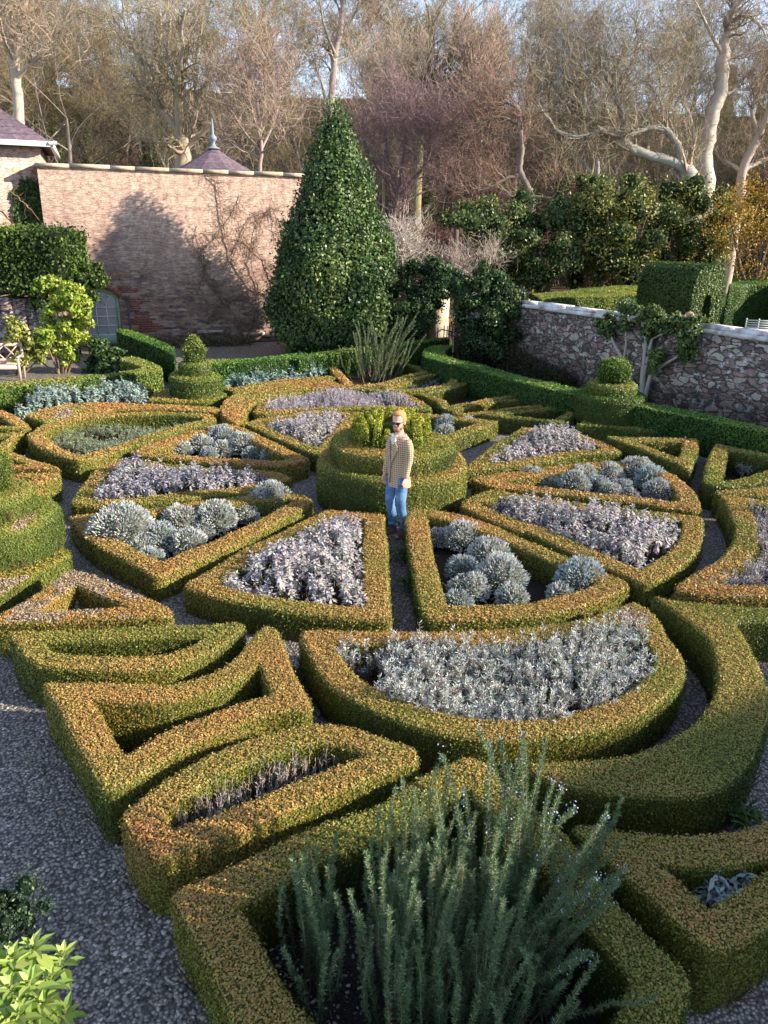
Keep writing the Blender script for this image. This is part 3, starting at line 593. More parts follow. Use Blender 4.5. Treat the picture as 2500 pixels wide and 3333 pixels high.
# helichrysum and lavenders: masses of fine stems
def spikes(label, P, h, dens, col, tipc, seed, nl=16, L=.05, Wd=.007, name='helichrysum', stem=(.16, .09, .06), cat='plant', up=.8, clump=.25, lean=.05):
    rng = RN(seed); Q = fillpoly(P, rng, dens); q = noise(Q, 3.2, seed+1)+.6*noise(Q, 7., seed+2); Q = Q[q > -1.1+clump*1.2*rng.rand(len(Q))-.2*(1-clump)]; n = len(Q); mb = MB()
    hh = h*(1+.22*noise(Q, 3., seed)+.15*rng.normal(size=n)); base = np.column_stack([Q, np.zeros(n)]); tip = np.column_stack([Q+rng.normal(0, lean, (n, 2)), hh])
    mb.sticks(base, tip, .005, .003, jit(rng, np.tile(stem, (n, 1)), .3), 1)
    N = n*nl; s = rng.rand(N)**.6; T = np.repeat(tip, nl, 0); Bs = np.repeat(base, nl, 0); lo = 1-.55*(1-s)
    O = Bs+(T-Bs)*lo[:, None]; ph = rng.rand(N)*6.28
    D = np.column_stack([np.cos(ph), np.sin(ph), up+.5*rng.normal(size=N)]); D /= np.linalg.norm(D, axis=1)[:, None]
    Ls = L*(.6+.6*rng.rand(N)); C = mixc(np.tile(col, (N, 1)), np.tile(tipc, (N, 1)), (s-.35)*1.7+.2*rng.normal(size=N))
    mb.leaves(O+D*Ls[:, None]*.5, D, rv(rng, N), Ls, Wd, jit(rng, C, .15), 0)
    return tag(mb.build(name, [M['felt'], M['bark']]), label, cat, None, 'stuff')
spikes('silvery blue helichrysum stems filling the large near half-moon bed', HB['LS'], .47, 640, (.17, .17, .14), (.58, .63, .61), 71, 46, .046, .0075, stem=(.16, .10, .07), clump=.1)
spikes('pale violet lavender mass in the far half-moon bed', HB['LN'], .34, 330, (.34, .31, .34), (.46, .43, .50), 72, 12, .05, .012, 'lavender', (.3, .26, .25))
if HB['LW'] is not None: spikes('low grey-green lavender mat in the left half-moon bed', HB['LW'], .22, 420, (.12, .15, .09), (.26, .33, .22), 73, 16, .05, .010, 'lavender', (.18, .14, .1), clump=.8)
spikes('silvery lavender mass in the right-hand half-moon bed cut by the picture edge', HB['LE'], .48, 260, (.20, .18, .18), (.46, .48, .52), 74, 22, .055, .009, 'lavender', clump=.6)
P4 = HB['S4'];
spikes('dry grey lavender tufts in the half-oval bed of the left foreground', P4, .36, 900, (.26, .22, .20), (.40, .36, .37), 75, 12, .04, .007, 'lavender', (.28, .23, .2), up=1.6, clump=.05, lean=.04)
spikes('few dull lavender tufts inside the far teardrop hedge', HB['N1'], .22, 220, (.2, .18, .2), (.36, .35, .4), 76, 12, .05, .012, 'lavender', (.2, .16, .14), clump=.9)
# small single plants
def small_plant(label, c, h, n, L, col, seed, name='leafy_plant', wr=.3, droop=.3, stems=6, cat='plant', sp=.5):
    rng = RN(seed); e = tag(empty(name, (c[0], c[1], 0)), label, cat); mb = MB(); st = MB()
    for k in range(stems):
        a = rng.rand()*6.28; tip = np.array([math.cos(a)*h*sp*rng.rand(), math.sin(a)*h*sp*rng.rand(), h*(.7+.3*rng.rand())])
        st.tube([(0, 0, 0), tip*.5+[0, 0, h*.1], tip], [.008, .007, .005], 5, (.3, .3, .24))
        ph = rng.rand(n)*6.28; el = .8-rng.rand(n)*1.3
        D = np.column_stack([np.cos(ph)*np.cos(el), np.sin(ph)*np.cos(el), np.sin(el)]); Ls = L*(.6+.5*rng.rand(n))
        O = tip-np.column_stack([0*ph, 0*ph, rng.rand(n)*.12*h/.3]); mid = O+D*Ls[:, None]*.5
        D2 = D-[0, 0, droop]; D2 /= np.linalg.norm(D2, axis=1)[:, None]; B = np.cross(D, [0, 0, 1.])
        C = jit(rng, np.tile(col, (n, 1)), .12)
        mb.leaves(O+D*Ls[:, None]*.3, D, B, Ls*.7, Ls*wr, C); mb.leaves(O+D*Ls[:, None]*.52+D2*Ls[:, None]*.25, D2, B, Ls*.6, Ls*wr*.9, C)
    mb.build('foliage', M['felt'], e); st.build('stem', M['bark'], e)
for k, (u, v) in enumerate([(735, 430), (780, 395), (860, 410), (700, 440)]): pass
small_plant('silver-leaved clump with long drooping leaves, alone in the bed at the lower right', G('h', 775, 400, .35), .50, 26, .12, (.42, .52, .50), 81, 'silver_sage', .24, .8, 16, sp=.55)
small_plant('ragged pale green plant with divided leaves in the straw-topped triangular bed', G('c', 540, 490, .1), .28, 14, .11, (.30, .40, .26), 82, 'leafy_plant', .5, .3, 7)
small_plant('cream-white rosette beside the ragged plant in the triangular bed at left', G('c', 440, 510, .1), .12, 26, .06, (.55, .56, .40), 83, 'leafy_plant', .7, .1, 5, sp=1.1)
small_plant('tiny pale flower clump in the hollow triangle at the right', G('f', 680, 380, .1), .20, 14, .06, (.5, .52, .42), 84, 'leafy_plant', .6, .1, 5)
small_plant('pale wispy plant in the shaded bed at the far right', G('f', 1400, 600, .05), .28, 20, .10, (.32, .30, .30), 85, 'leafy_plant', .2, .4, 8)
small_plant('low creamy clump in the triangular bed, nearest its left tip', G('j', 600, 322, .1), .15, 24, .07, (.48, .50, .32), 86, 'leafy_plant', .6, .1, 6, sp=1.2)
small_plant('low creamy clump in the triangular bed, on the right of its neighbour', G('j', 650, 328, .1), .13, 24, .07, (.50, .52, .36), 87, 'leafy_plant', .6, .1, 6, sp=1.2)
for k, (tl, u, v, lab) in enumerate([('E', 945, 960, 'green fern in the narrow path against the hedge, below the man'), ('a', 160, 560, 'dark fern in the gap left of the near half-moon bed'), ('b', 1480, 1530, 'fern at the foot of the broad curved hedge at right'), ('E', 985, 1130, 'small fern lower down the narrow path')]):
    small_plant(lab, G(tl, u, v, .02), .16, 12, .15, (.06, .11, .03), 90+k, 'fern', .22, .6, 5, 'fern', .8)
# ------------------------------------------------------------------ rosemary
def rosemary(label, stems, seed, col=((.06, .12, .04), (.22, .32, .17)), L=.028, Wd=.0045, per=330, flowers=0, name='rosemary', r0=.006):
    """stems: list of (base xyz, tip xyz, bend)"""
    rng = RN(seed); e = tag(empty(name), label, 'rosemary'); mb = MB(); st = MB(); fl = MB()
    for b, t, bend in stems:
        b = np.array(b, float); t = np.array(t, float); K = 9; s = np.linspace(0, 1, K)[:, None]; ln = np.linalg.norm(t-b)
        path = b+(t-b)*s+np.array(bend)*(s*(1-s)*4)+rng.normal(0, .006, (K, 3))
        st.sticks(path[:-1], path[1:], r0*(1-s[:-1, 0]*.7), r0*(1-s[1:, 0]*.7), jit(rng, np.tile((.22, .17, .11), (K-1, 1))))
        n = int(per*ln); q = .18+.82*rng.rand(n)**.85; x = q*(K-1); i = np.minimum(x.astype(int), K-2); f = (x-i)[:, None]
        O = path[i]*(1-f)+path[i+1]*f; Tn = (path[i+1]-path[i]); Tn /= np.linalg.norm(Tn, axis=1)[:, None]
        D = rv(rng, n); D = D-Tn*(D*Tn).sum(1)[:, None]; D /= np.linalg.norm(D, axis=1)[:, None]; D = D+Tn*(.75+.35*rng.normal(size=(n, 1))); D /= np.linalg.norm(D, axis=1)[:, None]
        Ls = L*(.7+.5*rng.rand(n))*(1.1-.35*q); C = mixc(np.tile(col[0], (n, 1)), np.tile(col[1], (n, 1)), q*.6+.35*rng.normal(size=n))
        mb.leaves(O+D*Ls[:, None]*.5, D, rv(rng, n), Ls, Wd, jit(rng, C, .15))
        if flowers and abs(bend[2]-.10) < 1e-6:
            m = 26; k = rng.randint(K-4, K, m); P = path[k]+rng.normal(0, .018, (m, 3)); fl.leaves(P, rv(rng, m), rv(rng, m), .013, .009, jit(rng, np.tile((.50, .55, .78), (m, 1)), .1))
    mb.build('foliage', M['leaf'], e); st.build('stem', M['bark'], e)
    if fl.n: fl.build('flowers', M['felt'], e)['kind'] = 'stuff'
rng = RN(5); ST = []
def stemset(n, cx, cy, sx, sy, h0, h1, lean=(0, 0), sp=.12):
    for k in range(n):
        x, y = cx+rng.normal()*sx, cy+rng.normal()*sy; h = h0+(h1-h0)*rng.rand(); bx, by = cx+(x-cx)*.6, cy+(y-cy)*.7
        ST.append(((bx, by, 0), (x+lean[0]*h+rng.normal()*sp*h, y+lean[1]*h+rng.normal()*sp*h, h), rng.normal(0, .04, 3)))
def SP(u, v, z): return G('q', u, v, z)
c = SP(900, 2030, .5); stemset(80, c[0], c[1], .18, .24, .65, 1.35, (.02, .04), .07)
c = SP(1040, 2010, .5); stemset(75, c[0], c[1], .16, .26, .6, 1.45, (.02, .05), .07)
c = SP(680, 2010, .45); stemset(34, c[0], c[1], .10, .16, .45, .95, (-.02, .06), .05)
c = SP(1160, 1960, .5); stemset(60, c[0], c[1], .17, .28, .35, 1.0, (.10, .05), .22)
c = SP(990, 2180, .3); stemset(40, c[0], c[1], .25, .15, .5, 1.05, (0, .03), .07)
b0 = SP(1080, 2000, .3)
for (u, v, Y) in [(1215, 1700, 3.3), (1130, 1580, 3.6), (1035, 1580, 3.7), (1085, 1600, 3.6), (955, 1630, 3.6), (1310, 1760, 3.1), (1340, 1900, 2.9), (1240, 1740, 3.1), (1190, 1690, 3.4), (1290, 1900, 2.8), (1060, 1600, 3.5), (1350, 1880, 3.0), (1280, 2060, 2.7), (1000, 1700, 3.4), (1100, 1650, 3.5)]:
    p = atY(u, v, Y); ST.append(((b0[0]+rng.normal()*.12, b0[1]+rng.normal()*.12, 0), p, (.03, -.05, .10)))
rosemary('large rosemary bush with tall upright stems and pale blue flowers in the near foreground', ST, 6, flowers=.3, per=620, L=.034, Wd=.0045)
ST = []; c = SP(815, 800, .3)
for k in range(64):
    x = c[0]+rng.normal()*.38; y = c[1]+rng.normal()*.35; h = .7+1.1*rng.rand()**1.3; ST.append(((x*.6+c[0]*.4, y, 0), (x+.45*h*rng.rand()*(1 if rng.rand() < .6 else -.4), y, h), rng.normal(0, .05, 3)))
for k in range(9): ST.append(((c[0]-.2+rng.rand()*.3, c[1], 0), (c[0]+.5+.7*rng.rand()+.0, c[1]+rng.normal()*.2, 1.2+.75*rng.rand()), (-.1, 0, -.05)))
rosemary('tall leggy rosemary in the far corner bed, stems leaning right', ST, 7, L=.05, Wd=.012, per=300, r0=.008, col=((.06, .11, .045), (.22, .29, .15)))
ob = soilmb.build('bed_soil', M['soil']); tag(ob, kind='structure')
# ------------------------------------------------------------------ walls
def wallcoord(o, ang):
    """object frame: origin o, x axis along ang"""
    def f(u, v, t='q'):
        n = np.array([math.sin(ang), -math.cos(ang), 0]); d = ray(t, u, v); k = ((np.array([o[0], o[1], 0])-[0, 0, HC]) @ n)/(d @ n); p = np.array([0, 0, HC])+d*k
        return (p[0]-o[0])*math.cos(ang)+(p[1]-o[1])*math.sin(ang), p[2]
    return f
# plaster-and-rubble wall: add a plaster zone to a masonry material by height
def add_plaster(m, z, soft, cols):
    t = m.node_tree; N = t.nodes.new; L = t.links.new; b = t.nodes['Principled BSDF']; src = b.inputs['Base Color'].links[0].from_socket
    tc = N('ShaderNodeTexCoord'); sp = N('ShaderNodeSeparateXYZ'); L(tc.outputs['Object'], sp.inputs[0])
    n = N('ShaderNodeTexNoise'); n.inputs['Scale'].default_value = .9; n.inputs['Detail'].default_value = 9; n.inputs['Roughness'].default_value = .7; L(tc.outputs['Object'], n.inputs['Vector'])
    a = N('ShaderNodeMath'); a.operation = 'MULTIPLY_ADD'; a.inputs[1].default_value = 7.; L(n.outputs['Fac'], a.inputs[0]); L(sp.outputs[2], a.inputs[2])
    x2 = N('ShaderNodeMath'); x2.operation = 'MULTIPLY_ADD'; x2.inputs[1].default_value = .22; L(sp.outputs[0], x2.inputs[0]); L(a.outputs[0], x2.inputs[2])
    q = N('ShaderNodeMapRange'); q.inputs[1].default_value = z+3.5-soft; q.inputs[2].default_value = z+3.5+soft; q.inputs[4].default_value = .82; L(x2.outputs[0], q.inputs[0])
    n2 = N('ShaderNodeTexNoise'); n2.inputs['Scale'].default_value = 5; n2.inputs['Detail'].default_value = 9; n2.inputs['Roughness'].default_value = .75; L(tc.outputs['Object'], n2.inputs['Vector'])
    cr = N('ShaderNodeValToRGB'); L(n2.outputs['Fac'], cr.inputs[0]); e = cr.color_ramp.elements
    while len(e) < len(cols): e.new(.5)
    for k, c in enumerate(cols): e[k].position = .36+.26*k/(len(cols)-1); e[k].color = (*c, 1)
    mx = N('ShaderNodeMix'); mx.data_type = 'RGBA'; L(q.outputs[0], mx.inputs[0]); L(src, mx.inputs[6]); L(cr.outputs[0], mx.inputs[7]); L(mx.outputs[2], b.inputs['Base Color'])
M['pink'] = masonry('rubble_pink', [(.25, .15, .13), (.32, .21, .17), (.19, .125, .115), (.36, .25, .19), (.28, .17, .13), (.13, .095, .09), (.40, .30, .23)], (.34, .24, .19), 3.4, 12.5, .014, .035, warp=.7, patch=[(1.4, .56, .66, (.42, .31, .24)), (.9, .60, .68, (.36, .30, .26))])
add_plaster(M['pink'], 3.7, 1.3, [(.27, .18, .15), (.47, .32, .26), (.63, .45, .36), (.74, .60, .50)])
M['grey'] = masonry('rubble_grey', [(.20, .155, .14), (.30, .25, .22), (.15, .12, .11), (.38, .33, .29), (.25, .18, .16), (.32, .22, .19), (.44, .40, .35)], (.11, .09, .08), 3.8, 8.4, .045, .05, lichen=(6., .565, (.55, .55, .56)), warp=.9, patch=[(1.1, .58, .66, (.13, .11, .10)), (3.0, .66, .70, (.36, .27, .12))])
M['dress'] = mat('dressed_stone', rough=.9, spec=.1, ramp=((.30, .24, .17), (.46, .38, .28), (.55, .47, .37)), nscale=4, bump=(25, .5, .02))
M['cope'] = mat('lichened_coping', rough=.85, spec=.2, ramp=((.24, .20, .19), (.60, .58, .60), (.80, .80, .84)), nscale=4, bump=(14, .8, .03))
M['brick'] = brickmat('old_red_brick', (.30, .09, .05), (.20, .07, .05), (.28, .22, .18))
M['slate'] = brickmat('purple_slate', (.12, .085, .11), (.17, .12, .15), (.05, .04, .05), .32, .22)
PA = math.atan2(.345, .9386); PO = np.array([-11.245, 26.571]); pw = wallcoord(PO, PA)
pink = tag(empty('garden_wall', (PO[0], PO[1], 0), PA), 'tall pinkish stone and plaster wall behind the green door, bare vine on it', 'wall')
PL = 9.9; dx0, _ = pw(181, 700); dx1, _ = pw(263, 700); dz = 1.62; dz2 = 1.95; bw = .0
def arch(x0, x1, z, rise, n=10): return [(x0+(x1-x0)*k/n, z+rise*math.sin(math.pi*k/n)**.8) for k in range(n+1)]
mb = MB(); TH = .5
ar = arch(dx0, dx1, dz, .30)
# front face in vertical strips with the door opening
xs = sorted(set([0, PL]+[a[0] for a in ar])); topz = 5.66
def q2(x0, z00, z01, x1, z10, z11, y=0): mb.add([(x0, y, z00), (x1, y, z10), (x1, y, z11), (x0, y, z01)], [[0, 1, 2, 3]])
q2(0, 0, topz, dx0, 0, topz); q2(dx1, 0, topz, PL, 0, topz)
for (xa, za), (xb, zb) in zip(ar[:-1], ar[1:]): q2(xa, za, topz, xb, zb, topz)
mb.add([(dx0, 0, 0), (dx0, .25, 0), (dx0, .25, dz), (dx0, 0, dz)], [[0, 1, 2, 3]]); mb.add([(dx1, 0, 0), (dx1, .25, 0), (dx1, .25, dz), (dx1, 0, dz)], [[3, 2, 1, 0]])
for (xa, za), (xb, zb) in zip(ar[:-1], ar[1:]): mb.add([(xa, 0, za), (xb, 0, zb), (xb, .25, zb), (xa, .25, za)], [[0, 1, 2, 3]])
mb.add([(0, 0, 0), (0, TH, 0), (0, TH, topz), (0, 0, topz)], [[0, 3, 2, 1]]); mb.add([(PL, 0, 0), (PL, TH, 0), (PL, TH, topz), (PL, 0, topz)], [[0, 1, 2, 3]])
mb.add([(0, TH, 0), (PL, TH, 0), (PL, TH, topz), (0, TH, topz)], [[3, 2, 1, 0]]); mb.add([(0, 0, topz), (PL, 0, topz), (PL, TH, topz), (0, TH, topz)], [[0, 1, 2, 3]])
mb.build('masonry', M['pink'], pink)
mb = MB(); x = -.06; rng = RN(3)
while x < PL: w_ = .7+.6*rng.rand(); mb.box((x+w_/2, .22, topz+.055+rng.normal()*.006), (w_-.012, .66, .10+rng.rand()*.015), 0); x += w_
mb.build('coping', M['dress'], pink)
lx0, lz = pw(425, 717); lx1, lz1 = pw(655, 727); mb = MB(); x = lx0
while x < lx1:
    w_ = .5+.5*rng.rand()
    if rng.rand() > .15: mb.box((x+w_/2, -.025, lz+(lz1-lz)*(x-lx0)/(lx1-lx0)), (w_-.02, .11, .11), 0)
    x += w_
mb.build('string_course', M['dress'], pink)
mb = MB(); bx0, bz0 = pw(268, 690); 
for k in range(26):                                       # brick repair: ragged rows of bricks, a few mm proud
    z = .05+k*.078; l = dx1+.32+.25*noise([[k*.6, 1.]], 1.3, 4)[0]; r_ = l+.75+.45*noise([[k*.5, 9.]], 1.7, 5)[0]-.02*k
    if r_ > l+.15: mb.box(((l+r_)/2, -.004, z+.037), (r_-l, .03, .066), 0)
mb.build('brick_repair', M['brick'], pink)
mb = MB()
for k in range(11):
    a = [np.array([p[0], p[1]]) for p in arch(dx0-.02, dx1+.02, dz+.0, .32, 11)]; c = (a[k]+a[k+1])/2; d = a[k+1]-a[k]
    th = math.atan2(d[1], d[0]); up = np.array([-math.sin(th), math.cos(th)]); L_ = np.linalg.norm(d)-.012
    pts = [c-d/2*.93, c+d/2*.93, c+d/2*.98+up*.16, c-d/2*.98+up*.16]
    V = [(p[0], y, p[1]) for y in (-.02, .08) for p in pts]; mb.add(V, [[0, 1, 2, 3], [7, 6, 5, 4], [0, 4, 5, 1], [1, 5, 6, 2], [2, 6, 7, 3], [3, 7, 4, 0]])
mb.build('brick_arch', M['brick'], pink)
# glazed green door
GRN = (.30, .42, .27); WHT = (.70, .74, .66)
door = MB(); fr = []
for s_, xx in ((1, dx0), (-1, dx1)): door.box((xx+s_*.055, .12, dz/2), (.11, .10, dz), 0, GRN)
a = arch(dx0, dx1, dz, .30, 12); ai = arch(dx0+.1, dx1-.1, dz-.02, .22, 12)
for k in range(12):
    V = [(p[0], y, p[1]) for y in (.07, .17) for p in (ai[k], ai[k+1], a[k+1], a[k])]; door.add(V, [[0, 1, 2, 3], [7, 6, 5, 4], [0, 4, 5, 1], [2, 6, 7, 3]], GRN)
dfr = door.build('door', M['plain'], pink)
gl = MB(); gx0, gx1 = dx0+.11, dx1-.11; gw = gx1-gx0
M['glass'] = mat('curtained_glass', rough=.12, spec=.6, ramp=((.30, .31, .33), (.42, .43, .44)), nscale=2)
V = [(p[0], .14, p[1]) for p in ai]+[(dx1-.1, .14, .35), (dx0+.1, .14, .35)]; gl.add(V, [list(range(len(V)))]); gl.build('glass', M['glass'], dfr)
bars = MB(); Yb = .125
for k in (1, 2): bars.bar((gx0+gw*k/3, Yb, .35), (gx0+gw*k/3, Yb, 1.28), .03, .03, WHT)
for z in (.35, .66, .97, 1.28): bars.bar((gx0, Yb, z), (gx1, Yb, z), .03, .03, WHT)
for k in range(4):                                         # intersecting gothic tracery
    for s_ in (-1, 1):
        pts = [(gx0+gw*k/3+s_*gw/3*(1-math.cos(t))*1.15, 1.28+.42*math.sin(t)) for t in np.linspace(0, 1.25, 7)]
        for p, q in zip(pts[:-1], pts[1:]):
            if gx0 <= min(p[0], q[0]) and max(p[0], q[0]) <= gx1 and q[1] < 1.62+.30*math.sin(math.pi*(q[0]-dx0)/(dx1-dx0)): bars.bar((p[0], Yb, p[1]), (q[0], Yb, q[1]), .026, .026, WHT)
bars.build('glazing_bars', M['plain'], dfr)
mb = MB().box(((gx0+gx1)/2, .125, .17), (gw, .05, .34), 0, GRN); mb.build('kick_panel', M['plain'], dfr)
mb = MB().tube([(dx1+.28, -.05, .25), (dx1+.27, -.05, 1.55)], .03, 8, (.09, .10, .12)); mb.box((dx1+.27, -.05, 1.6), (.10, .08, .12), 0, (.09, .10, .12)); tag(mb.build('drain_pipe', M['plain']), 'short dark iron pipe on the wall right of the green door', 'pipe'); bpy.data.objects['drain_pipe'].location = pink.location; bpy.data.objects['drain_pipe'].rotation_euler = pink.rotation_euler
# bare vine on the wall
def vine(label, paths, seed, frame, rad=.02, col=(.22, .16, .12), twigs=500, leaf=0, name='climbing_vine', off=-.05):
    rng = RN(seed); mb = MB(); P0 = []; P1 = []; R0 = []
    for pts, r in paths:
        pts = np.array(pts, float); t = np.linspace(0, len(pts)-1, len(pts)*6); P = np.stack([np.interp(t, range(len(pts)), pts[:, i]) for i in (0, 1)], 1)+rng.normal(0, .02, (len(t), 2))
        Q = np.column_stack([P[:, 0], np.full(len(P), off)-np.abs(rng.normal(0, .02, len(P))), P[:, 1]]); rr = np.linspace(r, r*.4, len(Q))
        P0.append(Q[:-1]); P1.append(Q[1:]); R0.append(rr[:-1])
    A = np.vstack(P0); n = twigs
    for g in range(2):
        k = rng.randint(0, len(A), n); p = A[k]+rng.normal(0, .01, (n, 3)); a = rng.rand(n)*6.28
        for s_ in range(4):
            L_ = .12*rng.rand(n)+.04; a = a+rng.normal(0, .5, n); q = p+np.column_stack([np.cos(a)*L_, rng.normal(0, .015, n), np.sin(a)*L_-.01]); q[:, 1] = np.clip(q[:, 1], -.2, -.015)
            q[:, 2] = np.clip(q[:, 2], .02, 5.6); P0.append(p); P1.append(q); R0.append(np.full(n, .006)); p = q
    P0 = np.vstack(P0); P1 = np.vstack(P1); R_ = np.concatenate(R0); mb.sticks(P0, P1, R_, R_*.8, jit(rng, np.tile(col, (len(P0), 1)), .25))
    o = mb.build(name, M['bark']); o.location = frame.location; o.rotation_euler = frame.rotation_euler
    return tag(o, label, 'vine')
def wp(*pts): return [pw(*p) for p in pts]
vine('bare brown climber spreading over the sunlit right half of the tall wall', [(wp((560, 740), (520, 700), (475, 640), (440, 600), (440, 540), (500, 470), (520, 420)), .035), (wp((600, 650), (540, 620), (500, 560), (480, 480), (470, 400), (440, 370)), .03),
  (wp((530, 740), (560, 640), (540, 560), (560, 480), (600, 430)), .022), (wp((475, 640), (430, 560), (420, 500)), .02), (wp((560, 700), (500, 690), (450, 660), (400, 600)), .022), (wp((600, 640), (570, 560), (530, 520), (440, 500)), .02),
  (wp((590, 690), (520, 640), (480, 650), (440, 700)), .03), (wp((500, 560), (540, 470), (590, 450), (600, 520)), .018)], 31, pink, twigs=420)
mb = MB(); rng = RN(8)                                    # dead stems and litter at the wall foot
n = 700; Px = rng.rand(n)*3.4+3.0; P0 = np.column_stack([Px, -.3-.9*rng.rand(n), .02+.25*rng.rand(n)]); P1 = P0+np.column_stack([rng.normal(0, .22, n), rng.normal(0, .15, n), .05+.12*rng.normal(size=n)]); P1[:, 2] = np.abs(P1[:, 2])
mb.sticks(P0, P1, .008, .005, jit(rng, np.tile((.24, .16, .12), (n, 1)), .3)); P = P0[rng.randint(0, n, 2500)]+rng.normal(0, .1, (2500, 3)); P[:, 2] = np.abs(P[:, 2]); mb.leaves(P, rv(rng, 2500), rv(rng, 2500), .07, .04, jit(rng, np.tile((.07, .09, .03), (2500, 1)), .4))
o = tag(mb.build('dead_stems', M['bark']), 'tangle of dead stems at the foot of the tall wall', 'undergrowth', None, 'stuff'); o.location = pink.location; o.rotation_euler = pink.rotation_euler
# house at the left
hc = np.array([math.cos(PA), math.sin(PA)]); hn = np.array([-math.sin(PA), math.cos(PA)])
HO = PO+hn*.52+hc*.12
hs = tag(empty('house', (HO[0], HO[1], 0), PA), 'stone house at the left edge with purple slate roof and white gutter', 'house')
hw = wallcoord(HO, PA); _, ez = hw(60, 312)
mb = MB().box((-4, 3, ez/2), (8, 6, ez), 0); mb.build('wall', M['pink'], hs)
mb = MB(); e0, e1, f0, f1, zr = -8.3, .34, -.34, 6.3, ez+.10; rise = 2.35
mb.add([(e0, f0, zr), (e1, f0, zr), (e1, f1, zr), (e0, f1, zr), (e0+3.3, 3, zr+rise), (e1-3.3, 3, zr+rise)], [[0, 1, 5, 4], [2, 3, 4, 5]]); mb.add([(e1, f0, zr), (e1, f1, zr), (e1-3.3, 3, zr+rise), (e0, f0, zr), (e0, f1, zr), (e0+3.3, 3, zr+rise)], [[0, 1, 2], [4, 3, 5]])
mb.add([(e0, f0, zr-.02), (e1, f0, zr-.02), (e1, f1, zr-.02), (e0, f1, zr-.02)], [[3, 2, 1, 0]]); roof = mb.build('roof', M['slate'], hs)
mb = MB(); mb.box((-4, f0-.05, zr-.09), (8.7, .12, .15), 0, (.62, .66, .68)); mb.box((e1+.05, 3, zr-.09), (.12, 6.7, .15), 0, (.62, .66, .68)); mb.tube([(e1-.02, f0-.12, zr-.07), (e1+.22, f0-.12, zr-.05)], .06, 8, (.7, .73, .75)); mb.build('gutter', M['plain'], hs)
# ivy on the recess and bare creeper
def leafmass(label, cen, rad, n, L_, cols, seed, name, cat, clumps=24, core=True, kind=None, parent=None, m='leaf', up=.3, sq=.35, part=None, wide=.55, group=None):
    """crown of leaf clumps filling an uneven ellipsoid; cols = (deep, mid, bright)"""
    rng = RN(seed); mb = MB(); cen = np.array(cen, float); rad = np.array(rad, float)
    D = rv(rng, clumps); q = (.45+.6*rng.rand(clumps)); K = cen+D*rad*q[:, None]; cr = rad.mean()*(.22+.2*rng.rand(clumps))*(24/clumps)**.33
    k = rng.randint(0, clumps, n); d = rv(rng, n); rr = .55+.35*rng.rand(n)+.28*np.abs(rng.normal(size=n)); off = d*(cr[k]*rr)[:, None]*np.array([1, 1, .8]); P = K[k]+off
    P[:, 2] = np.maximum(P[:, 2], .03)
    nl = d+[0, 0, up]+.8*rv(rng, n); A = rv(rng, n); t = .5+.25*rng.normal(size=n)+.2*noise(K[k], 2, seed)
    C = mixc(mixc(np.tile(cols[0], (n, 1)), np.tile(cols[1], (n, 1)), t*2), np.tile(cols[2], (n, 1)), t*2-1)
    sz = L_*(.7+.6*rng.rand(n)); mb.leaves(P, A, np.cross(nl, A), sz, sz*wide, jit(rng, C, .2))
    if core:
        for i in range(clumps):
            V, T = sphere_tris(K[i], cr[i]*.62, seed+i, .15, 8, 6); V[:, 2] = np.maximum(V[:, 2], .01); mb.add(V, T, np.array(cols[0])*.45, 1)
    o = mb.build(part or name, [M[m], M['core']], parent)
    if parent is None: tag(o, label, cat, group, kind)
    return o
mb = MB(); rng = RN(12); n = 5200; x = -1.02+1.0*rng.rand(n)**.8; z = 1.8+3.6*rng.rand(n)*(1-.12*rng.rand(n)); k = noise(np.column_stack([x, z]), 3, 2) > -.5; x, z = x[k], z[k]; n = len(x)
P = np.column_stack([x, -.06*rng.rand(n)-.02, z]); nl = np.array([0, -1., .3])+.7*rv(rng, n); A = rv(rng, n); mb.leaves(P, A, np.cross(nl, A), .12, .09, jit(rng, np.tile((.05, .09, .03), (n, 1)), .35))
o = tag(mb.build('ivy', M['leaf']), 'dark ivy filling the recess between house and tall wall', 'ivy', None, 'stuff'); o.location = hs.location; o.rotation_euler = hs.rotation_euler
o = vine('looping bare creeper stems hanging at the house corner above the dark hedge', [([(-1.0, 4.9), (-.5, 4.4), (.1, 3.6), (.4, 2.8)], .02), ([(-1.3, 3.0), (-.9, 3.5), (-.3, 3.9), (.2, 4.2)], .02), ([(-1.6, 2.2), (-.9, 2.7), (-.2, 2.9), (.3, 2.2)], .022), ([(-1.2, 4.2), (-.8, 3.4), (-.7, 2.6), (-.9, 2.0)], .018), ([(0, 2.2), (.4, 2.9), (1.0, 2.6), (1.5, 2.1)], .018)], 32, hs, twigs=60, col=(.30, .2, .12), off=-.42)
# terrace wall, yew hedge, shrubs, bench at the left
ty = 24.0
mb = MB(); hw2 = 1.75; V = []
g = 14; xs_ = np.linspace(-15, -9.9, g)
for i in range(g-1): mb.box(((xs_[i]+xs_[i+1])/2, ty+.5+.06*math.sin(i*2.1), (hw2+.12*math.sin(i*1.7))/2), ((xs_[1]-xs_[0])+.01, 1.0, hw2+.12*math.sin(i*1.7)), 0)
tag(mb.build('terrace_wall', M['grey']), 'mossy rubble retaining wall under the dark yew at the left', 'wall')
V, T = prism(resample([(-15.5, 23.7), (-9.75, 23.9), (-9.45, 25.3), (-15.5, 25.3)], .12), None, 1.95, 3.75, .06, 5); mb = MB().add(V, T, (.012, .02, .008), 1); rng = RN(41)
def yewc(p, n): return jit(rng, mixc(np.tile((.03, .065, .014), (len(p), 1)), np.tile((.13, .20, .03), (len(p), 1)), .45+.4*noise(p, 2, 3)+.25*rng.normal(size=len(p))), .2)
